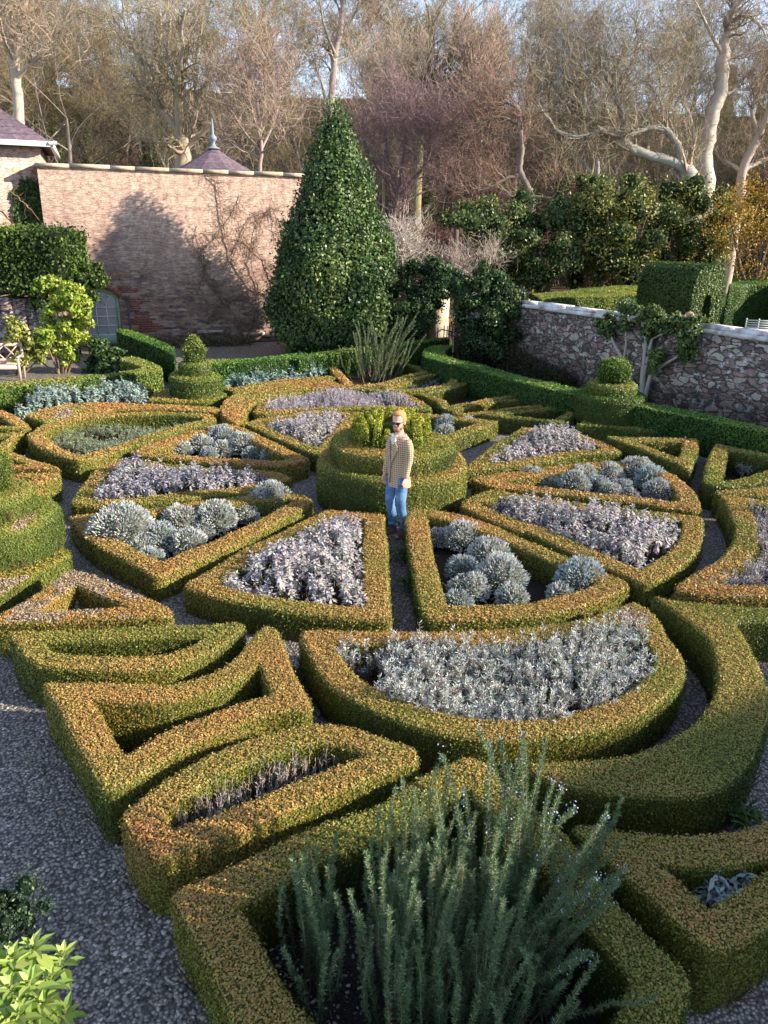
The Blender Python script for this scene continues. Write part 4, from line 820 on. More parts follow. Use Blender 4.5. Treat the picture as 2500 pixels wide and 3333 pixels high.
leafskin(mb, V, T, rng, 24, yewc, 1.6, .075, .10, spread=1.2); o = mb.build('yew_hedge', [M['leaf'], M['core']]); tag(o, 'dark clipped yew hedge on the terrace at the left, against the tall wall', 'hedge')
for k in range(7): leafmass(None, (-15+k*.95, 24.4, 2.1+.5*math.sin(k*2.2)), (.7, .6, .55), 900, .09, ((.025, .05, .012), (.07, .12, .02), (.15, .22, .04)), 300+k, 'x', None, 8, parent=o, part='bough')
def shrub(label, tl, base, pts, seed, cols, L_=.10, n=5200, name='shrub', r=.5, stemc=(.2, .15, .1), Y=None, m='leaf', nst=7):
    """pts: display-px crown lobes (u, v, radius px) at the shrub's depth"""
    c = G(tl, base[0], base[1], 0); e = tag(empty(name, (c[0], c[1], 0)), label, 'shrub'); st = MB(); k = 0; rg = RN(seed)
    for (u, v, rp) in pts:
        p = atY(u, v, c[1]+rg.normal()*.15, tl); rr = rp/TILE[tl][2]/F*(c[1]*.95+1); q = p-[c[0], c[1], 0]; q[2] = max(q[2], rr*.5)
        leafmass(None, q, (rr, rr, rr*.95), int(n*rr*rr/.5), L_, cols, seed+k, 'foliage', None, 12, parent=e, part='foliage', m=m); k += 1
        st.tube([(q[0]*.2, q[1]*.2, 0), (q[0]*.6, q[1]*.6, q[2]*.5), q], [.03, .022, .012], 5, stemc)
    st.build('stem', M['bark'], e); return e
YG = ((.10, .17, .02), (.30, .40, .05), (.52, .58, .10))
shrub('bright yellow-green shrub beside the green door', 'A', (330, 690), [(215, 220, 45), (300, 220, 60), (390, 260, 65), (430, 320, 55), (340, 330, 75), (300, 420, 60), (390, 430, 65), (430, 500, 50), (240, 500, 55), (330, 540, 60), (150, 560, 55), (390, 600, 50), (480, 400, 30)], 400, YG, .11, 6000)
shrub('thin yellow-leaved shrub with bare stems behind the wooden bench', 'A', (90, 700), [(60, 420, 45), (110, 480, 50), (60, 520, 45), (170, 520, 45), (230, 590, 50), (120, 610, 45)], 430, ((.14, .17, .04), (.33, .36, .08), (.5, .46, .14)), .10, 3800)
shrub('rounded dark green shrub in front of the glazed door', 'A', (570, 690), [(540, 560, 65), (610, 590, 60), (560, 640, 70), (640, 650, 45), (500, 640, 50), (520, 520, 30)], 450, ((.02, .05, .015), (.05, .10, .03), (.12, .19, .05)), .10, 5200)
bc = G('A', 125, 722, 0); bn = tag(empty('garden_bench', (bc[0], bc[1], 0), R(12)), 'weathered wooden bench with lattice back, cut by the left edge', 'bench')
WD = (.46, .36, .30)
for x in (0, -1.5):
    MB().bar((x, -.25, 0), (x, -.25, .62), .06, .06, WD).build('leg', M['plain'], bn); MB().bar((x, .22, 0), (x, .32, .95), .06, .06, WD).build('leg', M['plain'], bn); MB().bar((x, -.30, .64), (x, .26, .64), .08, .04, WD).build('arm_rest', M['plain'], bn)
mb = MB()
for k in range(5): mb.box((-.75, -.22+k*.105, .42), (1.46, .09, .03), 0, WD)
mb.box((-.75, -.26, .37), (1.46, .03, .08), 0, WD); mb.build('seat', M['plain'], bn)
mb = MB(); mb.bar((-1.5, .32, .90), (0, .32, .90), .05, .08, WD); mb.bar((-1.5, .27, .50), (0, .27, .50), .04, .06, WD); mb.bar((-.75, .27, .5), (-.75, .31, .9), .04, .04, WD)
for k in range(-2, 5):
    for s_ in (-1, 1):
        a = np.array([-.35*k*1.0-.1, .28, .5]); b = a+[s_*.36, .03, .4]
        if -1.48 < b[0] < -.02 and -1.48 < a[0] < -.02: mb.bar(a, b, .03, .03, WD)
mb.build('backrest', M['plain'], bn)

# grey rubble wall on the right with an open doorway near its far end
GD = np.array([-.554, .8325]); GA = math.atan2(GD[1], GD[0]); G0 = np.array([12.2, 10.1]); 
t_at = lambda P: (np.array(P)-G0) @ GD
O0 = t_at((2.13, 25.22)); O1 = t_at((1.55, 26.1))             # doorway from O0 to O1
gw_ = tag(empty('garden_wall', (G0[0], G0[1], 0), GA), 'grey rubble wall with white lichen and stone coping along the right side', 'wall'); LEN = O1+3.4
TW = .55; H2 = 2.02
mb = MB(); mb.box((O0/2, TW/2*-1, H2/2), (O0, TW, H2), 0); mb.box(((O1+LEN)/2, -TW/2, H2/2+.1), (LEN-O1, TW, H2+.2), 0); mb.build('masonry', M['grey'], gw_)
mb = MB(); x = 0; rng = RN(17)
while x < O0-.1:
    w_ = .45+.75*rng.rand(); rz = rng.normal()*.02; mb.box((x+w_/2, -TW/2+.02*rng.normal(), H2+.05), (w_*.98, TW+.10, .09), rz)
    if rng.rand() > .1: mb.box((x+w_/2+.05, -TW/2+.03*rng.normal(), H2+.13), (w_*(.8+.2*rng.rand()), TW*(.9+.12*rng.rand()), .06+.05*rng.rand()), rng.normal()*.05, tilt=Matrix.Rotation(rng.normal()*.03+.07, 3, 'X'))
    x += w_
mb.build('coping', M['cope'], gw_)
mb = MB(); mb.box((O1+.15, -TW/2, 1.15), (.34, TW+.03, 2.3), 0); mb.build('doorway_pier', M['dress'], gw_)
mb = MB(); mb.box((O1+.75, .012, 1.0), (.9, .03, 2.0), 0); mb.build('brickwork', brickmat('dark_brick', (.17, .11, .09), (.10, .08, .075), (.2, .17, .14)), gw_)
gt = MB()
for k in range(6): gt.bar((O0+.08+k*.16, -TW*.5, .05), (O0+.08+k*.16, -TW*.5, 1.05), .035, .02, (.05, .045, .04))
gt.bar((O0+.02, -TW*.5, .2), (O1-.03, -TW*.5, .2), .05, .03, (.05, .045, .04)); gt.bar((O0+.02, -TW*.5, .9), (O1-.03, -TW*.5, .9), .05, .03, (.05, .045, .04))
o = tag(gt.build('garden_gate', M['plain']), 'low dark picket gate in the doorway of the rubble wall', 'gate'); o.location = gw_.location; o.rotation_euler = gw_.rotation_euler
gwc = wallcoord(G0, GA+math.pi)
def gp_(u, v, t='C'):
    n = np.array([math.sin(GA), -math.cos(GA), 0]); d = ray(t, u, v); k = ((np.array([G0[0], G0[1], 0])-[0, 0, HC]) @ n)/(d @ n); return np.array([0, 0, HC])+d*k
# trained shrub against the wall
e = tag(empty('wall_shrub', (0, 0, 0)), 'pale-stemmed evergreen trained up the rubble wall behind the right-hand topiary', 'shrub'); st = MB(); nrm = np.array([-.8325, -.554, 0])
def wpt(u, v, o=.18): return gp_(u, v)+nrm*o
for P, r in [([(975, 770), (935, 660), (895, 600), (850, 520), (825, 450)], .07), ([(1015, 800), (1010, 700), (1020, 600), (1025, 500), (1010, 430), (1015, 370)], .08), ([(1015, 800), (1050, 700), (1120, 640), (1190, 600), (1250, 590)], .06), ([(1020, 560), (1060, 500), (1120, 470), (1180, 440)], .05), ([(905, 590), (920, 520), (915, 440), (915, 380)], .035)]:
    K = [wpt(*p) for p in P]; K[0] = K[0]*[1, 1, .0]+[0, 0, 0]; st.tube(K, np.linspace(r, r*.35, len(K)), 7, (.40, .36, .33))
st.build('stem', M['bark'], e)
LG = ((.03, .07, .02), (.10, .16, .045), (.30, .38, .13))
for k, (u, v, r) in enumerate([(815, 400, .26), (820, 450, .2), (925, 350, .2), (990, 350, .26), (1060, 360, .22), (1090, 390, .28), (1050, 420, .25), (1160, 430, .26), (1220, 430, .28), (1280, 450, .28), (1250, 520, .26), (1240, 580, .22), (910, 430, .15), (1090, 640, .22), (1040, 490, .2), (1090, 590, .2)]):
    p = wpt(u, v, .22); leafmass(None, p, (r, r, r), 620, .085, LG, 600+k, 'foliage', None, 9, parent=e, part='foliage')
mb = MB(); rng = RN(9); n = 6000; xx = O0-rng.rand(n)*5.2-.3; zz = .15+1.3*rng.rand(n)**1.3*np.clip(1.1-(O0-xx)/6, .2, 1)
P = np.column_stack([xx, .05+.35*rng.rand(n), zz]); mb.leaves(P, rv(rng, n), rv(rng, n), .07, .04, jit(rng, np.tile((.045, .06, .02), (n, 1)), .4)); k = 900
P0 = P[:k]; P1 = P0+rng.normal(0, .16, (k, 3))+[0, 0, .08]; mb.sticks(P0, P1, .007, .005, jit(rng, np.tile((.10, .07, .05), (k, 1)), .3))
o = tag(mb.build('border_plants', [M['leaf'], M['bark']]), 'thin dark twiggy plants along the shaded foot of the rubble wall', 'plants', None, 'stuff'); o.location = gw_.location; o.rotation_euler = gw_.rotation_euler
p = gp_(1195, 357); V, T = sphere_tris((0, 0, 0), .12, 1, .0, 20, 12); mb = MB().add(V, T, (.48, .27, .20)); o = tag(mb.build('stone_ball', M['plain'], smooth=True), 'pink stone ball resting on the coping of the rubble wall', 'ball'); o.location = (p[0]+.25, p[1]+.18, H2+.27)
e = tag(empty('arch_shrub', tuple(G('q', 930, 740, 0)+[-.1, .9])+(0,)), 'dark glossy shrub left of the doorway in the rubble wall', 'shrub'); b = np.array(e.location)
DG = ((.012, .035, .014), (.035, .08, .03), (.14, .21, .07))
for k, (u, v, r) in enumerate([(900, 600, .55), (945, 595, .5), (880, 650, .6), (915, 660, .55), (905, 710, .5), (940, 620, .45), (870, 700, .5), (935, 575, .35), (965, 590, .35)]):
    leafmass(None, atY(u, v, 25.3)-b, (r, r, r), 2300, .085, DG, 640+k, 'x', None, 12, parent=e, part='foliage')
MB().tube([(0, 0, 0), (-.1, .1, 1.0), (-.2, 0, 2.0)], [.07, .05, .03], 6, (.15, .11, .08)).build('stem', M['bark'], e)
e = tag(empty('arch_shrub', tuple(G('q', 1050, 760, 0)+[.1, .9])+(0,)), 'large dark grey-green shrub right of the doorway, hiding the wall end', 'shrub'); b = np.array(e.location)
for k, (u, v, r) in enumerate([(1010, 620, .55), (1060, 625, .6), (1090, 650, .5), (1020, 680, .6), (1075, 700, .65), (1030, 740, .6), (1080, 745, .5), (1000, 650, .4), (1050, 590, .3), (1110, 650, .35), (1000, 610, .35)]):
    leafmass(None, atY(u, v, 22.9)-b, (r, r, r*.9), 2100, .085, DG, 670+k, 'x', None, 12, parent=e, part='foliage')
MB().tube([(0, 0, 0), (.1, .1, 1.0), (.2, 0, 2.0)], [.08, .06, .03], 6, (.15, .11, .08)).build('stem', M['bark'], e)

# conical evergreen in front of the wall
tc_ = np.array([-1.75, 26.1]); e = tag(empty('conical_evergreen', (tc_[0], tc_[1], 0)), 'tall cone-shaped dark evergreen tree at the end of the tall wall', 'tree'); rng = RN(55)
prof = np.array([(.1, 1.5), (.6, 2.0), (1.2, 2.15), (2.0, 2.2), (2.57, 2.12), (3.3, 1.95), (3.95, 1.72), (4.64, 1.38), (5.33, 1.06), (6.0, .76), (6.6, .48), (7.0, .28), (7.3, .06)])
na, nz = 44, 60; V = []
for j in range(nz):
    z = .1+(7.3-.1)*j/(nz-1); r = np.interp(z, prof[:, 0], prof[:, 1])*.95
    for i in range(na): a = 2*math.pi*i/na; V.append((math.cos(a)*r, math.sin(a)*r, z))
V = np.array(V); q = 1-.06+.10*noise(V, 1.7, 4)+.07*noise(V, 4.5, 6); V[:, :2] *= q[:, None]; T = []
for j in range(nz-1):
    for i in range(na): a, b = j*na+i, j*na+(i+1) % na; T += [[a, b, b+na], [a, b+na, a+na]]
T = np.array(T); mb = MB().add(V*[.94, .94, .985], T, (.008, .016, .006), 1)
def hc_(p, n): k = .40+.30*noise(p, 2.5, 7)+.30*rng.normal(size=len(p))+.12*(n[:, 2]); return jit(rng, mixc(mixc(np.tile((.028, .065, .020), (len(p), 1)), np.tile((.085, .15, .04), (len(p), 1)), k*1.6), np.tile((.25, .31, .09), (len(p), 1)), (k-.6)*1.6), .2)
for sk_ in (.03, .10, .16): leafskin(mb, V, T, rng, 26, hc_, .8, .085, sk_, spread=1.1)
n = 900; k = rng.randint(0, len(V), n); D = V[k]*[1, 1, 0]; D /= np.linalg.norm(D, axis=1)[:, None]+1e-6; D = D*.5+[0, 0, 1.1]+.4*rv(rng, n)   # shoots that break the outline
for s_ in range(7): P = V[k]*1.02+D*(.03+.035*s_)+rng.normal(0, .02, (n, 3)); mb.leaves(P, rv(rng, n), rv(rng, n), .08, .045, hc_(P, D))
mb.build('crown', [M['holly'], M['core']], e); MB().tube([(0, 0, 0), (0, 0, 1.5)], .16, 8, (.15, .11, .08)).build('trunk', M['bark'], e)
# roof of the round pavilion and the flue behind the tall wall
pc = atY(460, 300, 36.); pv = tag(empty('pavilion', (pc[0], 36, 0)), 'round pavilion behind the tall wall, cone slate roof with lead finial', 'building')
za = atY(460, 317, 36.)[2]; ze = atY(405, 362, 36.)[2]-.25
mb = MB(); n = 10; rad = 1.65
ang = [2*math.pi*i/n+.2 for i in range(n)]
for i in range(n):
    a, b = ang[i], ang[(i+1) % n]; mb.add([(0, 0, za), (rad*math.cos(a)*.55, rad*math.sin(a)*.55, za-(za-ze)*.5), (rad*math.cos(b)*.55, rad*math.sin(b)*.55, za-(za-ze)*.5), (rad*1.15*math.cos(a), rad*1.15*math.sin(a), ze), (rad*1.15*math.cos(b), rad*1.15*math.sin(b), ze)], [[0, 1, 2]]); mb.add([(rad*math.cos(a)*.55, rad*math.sin(a)*.55, za-(za-ze)*.5), (rad*1.15*math.cos(a), rad*1.15*math.sin(a), ze), (rad*1.15*math.cos(b), rad*1.15*math.sin(b), ze), (rad*math.cos(b)*.55, rad*math.sin(b)*.55, za-(za-ze)*.5)], [[0, 1, 2, 3]])
rf = mb.build('roof', M['slate'], pv); LD = (.20, .25, .30)
MB().lathe([(0, .30), (.02, .28), (.10, .13), (.22, .07), (.30, .09), (.34, .15), (.42, .17), (.50, .12), (.55, .06), (.95, .045), (1.15, .01)], (0, 0, za-.08), 14, LD).build('finial', M['plain'], rf)
MB().lathe([(0, 1.45), (ze, 1.45)], (0, 0, 0), 20).build('wall', M['pink'], pv)
fc = atY(664, 355, 33.); MB_ = MB().lathe([(0, .16), (fc[2]-.05, .16), (fc[2]-.04, .19), (fc[2], .19)], (0, 0, 0), 16, (.66, .66, .70)); fl_ = tag(empty('flue', (fc[0], 33, 0)), 'white metal flue pipe just left of the conical tree', 'chimney'); MB_.build('pipe', M['plain'], fl_)
MB().lathe([(fc[2], .10), (fc[2]+.1, .10), (fc[2]+.11, .22), (fc[2]+.2, .22), (fc[2]+.24, .12)], (0, 0, 0), 16, (.45, .22, .15)).build('cowl', M['plain'], fl_)
# beyond the rubble wall: clipped yews and bench
YW = (.5, .9, .8)
hedge('long clipped hedge beyond the rubble wall, its top catching the sun', 'C 380,262 820,217 1120,217 1300,230 1300,262 1000,268 700,275 430,285', 1.55, None, .25, hue=(.75, 1, .7), group='clipped hedges beyond the rubble wall', core=(.012, .02, .008))
hedge('dark clipped hedge beyond the rubble wall, right of the arch', 'C 1455,205 1560,180 1900,165 1900,235 1659,215 1560,215 1450,225', 1.85, None, .02, hue=(.6, 1, .8), group='clipped hedges beyond the rubble wall', core=(.012, .02, .008))
ac = atY(1520, 700, 29.); e = tag(empty('topiary_arch', (ac[0], 29., 0), R(38)), 'big rounded yew block clipped with a dark archway, beyond the rubble wall', 'topiary'); rng = RN(66)
def arch_block():
    Wd_, Hh, Dp = 1.05, 3.02, 2.3; V = []; T = []
    out = [(-Wd_, 0), (-Wd_, .8), (-Wd_, 1.5), (-Wd_, 2.1), (-Wd_*.93, 2.55), (-Wd_*.72, 2.86), (-Wd_*.4, 3.0), (0, Hh), (Wd_*.4, 3.0), (Wd_*.72, 2.86), (Wd_*.93, 2.55), (Wd_, 2.1), (Wd_, 1.5), (Wd_, .8), (Wd_, 0)]
    inn = [(-.30, 0), (-.30, .6), (-.30, 1.1), (-.30, 1.5), (-.26, 1.75), (-.18, 1.92), (-.09, 1.99), (0, 2.02), (.09, 1.99), (.18, 1.92), (.26, 1.75), (.30, 1.5), (.30, 1.1), (.30, .6), (.30, 0)]
    n = len(out); ys = np.linspace(0, Dp, 6)
    for y in ys: V += [(p[0], y, p[1]) for p in out]
    for y in ys: V += [(p[0], y, p[1]) for p in inn]
    for j in range(5):
        for i in range(n-1): a = j*n+i; T += [[a, a+n, a+1], [a+1, a+n, a+n+1]]; b = 6*n+a; T += [[b, b+1, b+n], [b+1, b+n+1, b+n]]
    for i in range(n-1): T += [[i, i+1, 6*n+i], [i+1, 6*n+i+1, 6*n+i]]; a = 5*n+i; b = 11*n+i; T += [[a, b, a+1], [a+1, b, b+1]]
    return np.array(V, float), np.array(T)
V, T = arch_block(); mb = MB().add(V*[.97, .98, .985]+[0, .02, 0], T, (.012, .02, .008), 1)
def yc2(p, n): return jit(rng, mixc(np.tile((.03, .07, .015), (len(p), 1)), np.tile((.10, .15, .03), (len(p), 1)), .5+.3*noise(p, 3, 3)+.3*rng.normal(size=len(p))), .15)
nn = RN(3); leafskin(mb, V, T, rng, 29, yc2, 1.8, .06, .02); mb.build('yew_foliage', [M['leaf'], M['core']], e)
wb = atY(1652, 690, 30.); e = tag(empty('white_bench', (wb[0]+.1, 30., 0), R(-10)), 'white slatted bench at the right edge beyond the rubble wall', 'bench'); WH = (.78, .77, .70)
mb = MB()
for k in range(7): mb.box((0, .2, .47+k*.085), (1.4, .03, .045), 0, WH)
for x in (-.68, -.23, .23, .68): mb.bar((x, .22, .4), (x, .22, 1.05), .04, .04, WH)
mb.build('backrest', M['plain'], e); MB().box((0, 0, .43), (1.4, .42, .04), 0, WH).build('seat', M['plain'], e)
for x in (-.65, .65):
    for y in (-.18, .2): MB().bar((x, y, 0), (x, y, .43), .05, .05, WH).build('leg', M['plain'], e)
# ------------------------------------------------------------------ woodland
def grow(rng, P, d, L, r, lev, out, prm):
    """recursive limb: out[lev] gets (p0, p1, r0, r1)"""
    nseg = 5 if lev < 2 else 4; sl = L/nseg; p = np.array(P, float); d = np.array(d, float)
    for i in range(nseg):
        d = d+rng.normal(0, prm['bend'], 3)*(1 if lev else .35)+np.array([0, 0, prm['up'][min(lev, 3)]]); d /= np.linalg.norm(d)
        q = p+d*sl; ra = r*(1-.16*i*1.); rb = r*(1-.16*(i+1)); out[lev].append((p, q, ra, rb)); p = q
        if lev < prm['lv'] and (i >= (prm['bare'] if lev == 0 else 1)):
            for _ in range(prm['n'][lev]):
                a = rng.rand()*6.283; ax = np.cross(d, [math.cos(a), math.sin(a), .3]); ax /= np.linalg.norm(ax); sp = prm['sp']*(.7+.6*rng.rand())
                nd = d*math.cos(sp)+ax*math.sin(sp); grow(rng, p, nd, L*prm['len']*(.75+.5*rng.rand()), rb*.62, lev+1, out, prm)
def twigfan(rng, segs, n, L, r, up=.3):
    a = np.array([s[1] for s in segs]); b = np.array([s[0] for s in segs]); k = rng.randint(0, len(a), n); f = rng.rand(n, 1); P = b[k]*f+a[k]*(1-f)
    D = (a[k]-b[k]); D /= np.linalg.norm(D, axis=1)[:, None]; D = D+.9*rv(rng, n)+[0, 0, up]; D /= np.linalg.norm(D, axis=1)[:, None]
    Q = P+D*(L*(.5+rng.rand(n)))[:, None]; D2 = D+.6*rv(rng, n); D2 /= np.linalg.norm(D2, axis=1)[:, None]; Q2 = Q+D2*(L*.6*rng.rand(n))[:, None]
    return np.vstack([P, Q]), np.vstack([Q, Q2]), np.full(2*n, r)
def mb_limbs(mb, segs, col, rng, n=6):
    A = np.array([s[0] for s in segs]); B = np.array([s[1] for s in segs]); ra = np.array([s[2] for s in segs]); rb = np.array([s[3] for s in segs])
    mb.sticks(A, B, ra, rb, jit(rng, np.tile(col, (len(A), 1)), .15))
def bare_tree(name, seed, H, prm, tcol, ccol, ntw, twr, parts=True, trunk_r=None, twL=.7):
    rng = RN(seed); out = [[] for _ in range(6)]; r = trunk_r or H*.019
    grow(rng, (0, 0, -.3), (rng.normal()*.05, rng.normal()*.05, 1), H*prm.get('trunk', .62), r, 0, out, prm)
    e = empty(name); mb = MB(); T0 = out[0]; pts = [T0[0][0]]+[s[1] for s in T0]; mb.tube(pts, [T0[0][2]*1.25]+[s[3] for s in T0], 9, tcol); mb.build('trunk', M['bark'], e, True)
    mb = MB(); sg = sum(out[1:], []); mb_limbs(mb, out[1], tcol, rng); rest = sum(out[2:], [])
    if rest: mb_limbs(mb, rest, ccol, rng)
    a, b, rr = twigfan(rng, sum(out[2:], []) or out[1], ntw, twL, twr); mb.sticks(a, b, rr, rr*.6, jit(rng, np.tile(ccol, (len(a), 1)), .25)); mb.build('crown', M['bark'], e)
    return e
PR = dict(bend=.16, up=(0, .06, .05, .03), n=(2, 1, 1, 1), sp=.75, len=.62, lv=4, bare=2, trunk=.62)
def pr(**k): d = dict(PR); d.update(k); return d
BK1, BK2 = (.34, .28, .23), (.19, .155, .115)
protos = [bare_tree('woodland_tree', 1, 17, pr(), BK1, BK2, 2400, .013), bare_tree('woodland_tree', 2, 19, pr(sp=.55, bare=2), BK1, (.21, .17, .125), 2400, .013),
          bare_tree('woodland_tree', 3, 15, pr(sp=.9, bare=1, bend=.24), BK1, (.19, .16, .11), 2600, .013), bare_tree('woodland_tree', 4, 20, pr(sp=.45, n=(2, 1, 1, 1), bare=1), (.40, .31, .23), (.22, .18, .135), 2400, .013),
          bare_tree('woodland_tree', 5, 16, pr(sp=.8, bend=.2), (.22, .17, .12), (.16, .13, .10), 2600, .013)]
# an ivy-wrapped kind
iv = bare_tree('ivy_clad_tree', 6, 17, pr(sp=.6, bare=2), (.2, .16, .1), (.22, .18, .10), 5500, .016)
rng = RN(61); n = 5200; z = rng.rand(n)*11; a = rng.rand(n)*6.28; rr = .45+.35*rng.rand(n)*(1+.6*np.sin(z*1.7)); P = np.column_stack([np.cos(a)*rr, np.sin(a)*rr, z]); nl = np.column_stack([np.cos(a), np.sin(a), .5+0*a])+.6*rv(rng, n); A = rv(rng, n)
MB().leaves(P, A, np.cross(nl, A), .26, .2, jit(rng, mixc(np.tile((.035, .065, .015), (n, 1)), np.tile((.11, .16, .03), (n, 1)), rng.rand(n)), .2)).build('ivy', M['leaf'], iv)
protos.append(iv)
def copy_tree(src, loc, rz, sc):
    c = src.copy(); COL.objects.link(c); c.location = loc; c.rotation_euler = (0, 0, rz); c.scale = (sc,)*3
    for ch in src.children: q = ch.copy(); COL.objects.link(q); q.parent = c
    return c
rng = RN(21); used = set(); nt_ = 0
GW = 'bare trees of the hillside wood'
for row, (Y, dx) in enumerate([(70, 8.), (77, 6.5), (85, 6.5), (94, 7), (104, 8), (115, 9), (128, 11), (142, 14)]):
    half = Y*.62+4; x = -half
    while x < half+(26 if Y < 110 else 0):  # past the right edge: unseen trees added to shade the wood
        px = x+rng.normal()*1.5; py = Y+rng.normal()*2.2; x += dx*(.8+.4*rng.rand())
        if py < 78 and -3 < px < half: continue
        k = rng.randint(0, 6) if rng.rand() > .22 else 5; sc = .72+.4*rng.rand(); src = protos[k]; z = float(hill(px, py))
        if k in used: o = copy_tree(src, (px, py, z), rng.rand()*6.28, sc)
        else: o = src; o.location = (px, py, z); o.rotation_euler = (0, 0, rng.rand()*6.28); o.scale = (sc,)*3; used.add(k)
        tag(o, 'bare ivy-clad tree with green trunk in the hillside wood' if k == 5 else 'bare brown tree among the dense hillside wood', 'tree', 'ivy-clad trees of the hillside wood' if k == 5 else GW); nt_ += 1
for k in range(6):
    if k not in used: protos[k].location = (k*6-15, 90, float(hill(k*6-15, 90))); tag(protos[k], 'bare brown tree among the dense hillside wood', 'tree', GW)
# undergrowth: thicket of saplings and brambles on the slope, as one mass
def thicket(name, label, n, xr, yr, h, col, seed, leafn=0, leafc=(.1, .1, .03), r=.012, lean=.35):
    rng = RN(seed); x = xr[0]+(xr[1]-xr[0])*rng.rand(n); y = yr[0]+(yr[1]-yr[0])*rng.rand(n); k = noise(np.column_stack([x, y]), .25, seed) > -.9*rng.rand(n)-.2; x, y = x[k], y[k]; n = len(x)
    B = np.column_stack([x, y, hill(x, y)]); mb = MB(); hh = h*(.5+.8*rng.rand(n)); D = np.column_stack([rng.normal(0, lean, n), rng.normal(0, lean, n), np.ones(n)])
    T = B+D*hh[:, None]; c = jit(rng, np.tile(col, (n, 1)), .3); mb.sticks(B, T, r*1.6, r, c)
    for j in range(4):
        f = .3+.7*rng.rand(n, 1); P = B+(T-B)*f; Q = P+rng.normal(0, .28*h/2, (n, 3))+[0, 0, .35*h/2]; mb.sticks(P, Q, r*.8, r*.5, c)
        P2 = P+(Q-P)*rng.rand(n, 1); Q2 = P2+rng.normal(0, .2*h/2, (n, 3))+[0, 0, .12*h]; mb.sticks(P2, Q2, r*.6, r*.4, c)
    if leafn:
        k = rng.randint(0, n, leafn); P = B[k]+(T-B)[k]*rng.rand(leafn, 1)+rng.normal(0, .35, (leafn, 3)); mb.leaves(P, rv(rng, leafn), rv(rng, leafn), .22, .16, jit(rng, np.tile(leafc, (leafn, 1)), .4))
    return tag(mb.build(name, [M['bark'], M['leaf']]), label, 'undergrowth', None, 'stuff')
thicket('undergrowth', 'dense dull brown thicket of saplings on the wooded slope', 9000, (-75, 75), (72, 120), 3.4, (.10, .078, .06), 51, 26000, (.045, .06, .02), .03)
thicket('bramble_thicket', 'reddish brown bramble thicket below the wood in the middle', 5200, (-6, 22), (60, 80), 3.2, (.17, .10, .085), 52, 0, r=.022)
thicket('bramble_thicket', 'low rusty dead growth between the rubble wall and the row of trees', 3200, (-1, 12), (31, 50), .7, (.22, .13, .08), 53, 2500, (.08, .10, .03), .012)
thicket('bramble_thicket', 'dark thicket behind the tall pink wall', 3500, (-35, -2), (40, 66), 3.0, (.09, .07, .055), 54, 9000, (.04, .05, .015), .022)
# trees one can single out, limbs laid out where they stand
def feature(label, Y, limbs, seed, tcol, ccol, ntw, twr, twL=.6, name='bare_tree', lv=2, sub=1.6, up=.05, group=None, bend=.25, nb=1.0, ivy=None, depth=1.2):
    """limbs: (display-px polyline, r0 m, r1 m); the first limb is the trunk"""
    rng = RN(seed); L0 = limbs[0][0]; b = atY(L0[0][0], L0[0][1], Y); zb = float(hill(b[0], Y)); e = tag(empty(name, (b[0], Y, zb)), label, 'tree', group); org = np.array([b[0], Y, zb])
    allseg = []; mbt = MB(); mbc = MB(); out = [[] for _ in range(6)]
    for li, (pts, r0, r1) in enumerate(limbs):
        dy = 0 if li == 0 else rng.normal()*depth; K = np.array([atY(u, v, Y+dy*min(1, i/ max(1, len(pts)-1))) for i, (u, v) in enumerate(pts)])-org
        if li == 0: K = np.vstack([[K[0][0], K[0][1], -.2], K]) if K[0][2] > .3 else K
        t = np.linspace(0, len(K)-1, (len(K)-1)*4+1); Q = np.stack([np.interp(t, range(len(K)), K[:, i]) for i in range(3)], 1)
        for _ in range(2): Q[1:-1] = Q[1:-1]*.5+(Q[:-2]+Q[2:])*.25
        Q[1:-1] += rng.normal(0, r0*.10, (len(Q)-2, 3)); rr = np.linspace(r0, r1, len(Q)); (mbt if li == 0 else mbc).tube(Q, rr, 8, tcol)
        m = int(len(Q)*nb*(1 if li else .5))
        for i in rng.randint(len(Q)//(2 if li == 0 else 4), len(Q), max(2, m)):
            d = Q[i]-Q[max(0, i-2)]; d = d/(np.linalg.norm(d)+1e-6)+.9*rv(rng, 1)[0]+[0, 0, .35]; d /= np.linalg.norm(d)
            grow(rng, Q[i], d, sub*(.6+.8*rng.rand()), max(.03, rr[i]*.4), 3-lv, out, dict(bend=bend, up=(up,)*4, n=(1, 1, 1, 1), sp=.8, len=.7, lv=3, bare=1))
    sg = sum(out, []); mb_limbs(mbc, sg, ccol, rng)
    a, b_, r_ = twigfan(rng, sg, ntw, twL, twr, .2); mbc.sticks(a, b_, r_, r_*.6, jit(rng, np.tile(ccol, (len(a), 1)), .25))
    mbt.build('trunk', M['bark'], e, True); mbc.build('crown', M['bark'], e)
    if ivy:
        ps = MB()
        for (u, v, ru, rv_, n) in ivy:
            c = atY(u, v, Y-.4)-org; sc = Y/1659*1.0; P = c+rng.normal(size=(n, 3))*[ru*sc*.5, .4, rv_*sc*.5]; A = rv(rng, n); nl = np.array([0, -1., .5])+rv(rng, n)
            ps.leaves(P, A, np.cross(nl, A), .24, .18, jit(rng, mixc(np.tile((.04, .07, .015), (n, 1)), np.tile((.14, .20, .04), (n, 1)), rng.rand(n)), .2))
        ps.build('ivy', M['leaf'], e)
    return e
PALE = (.46, .38, .31); LICH = (.36, .34, .30)
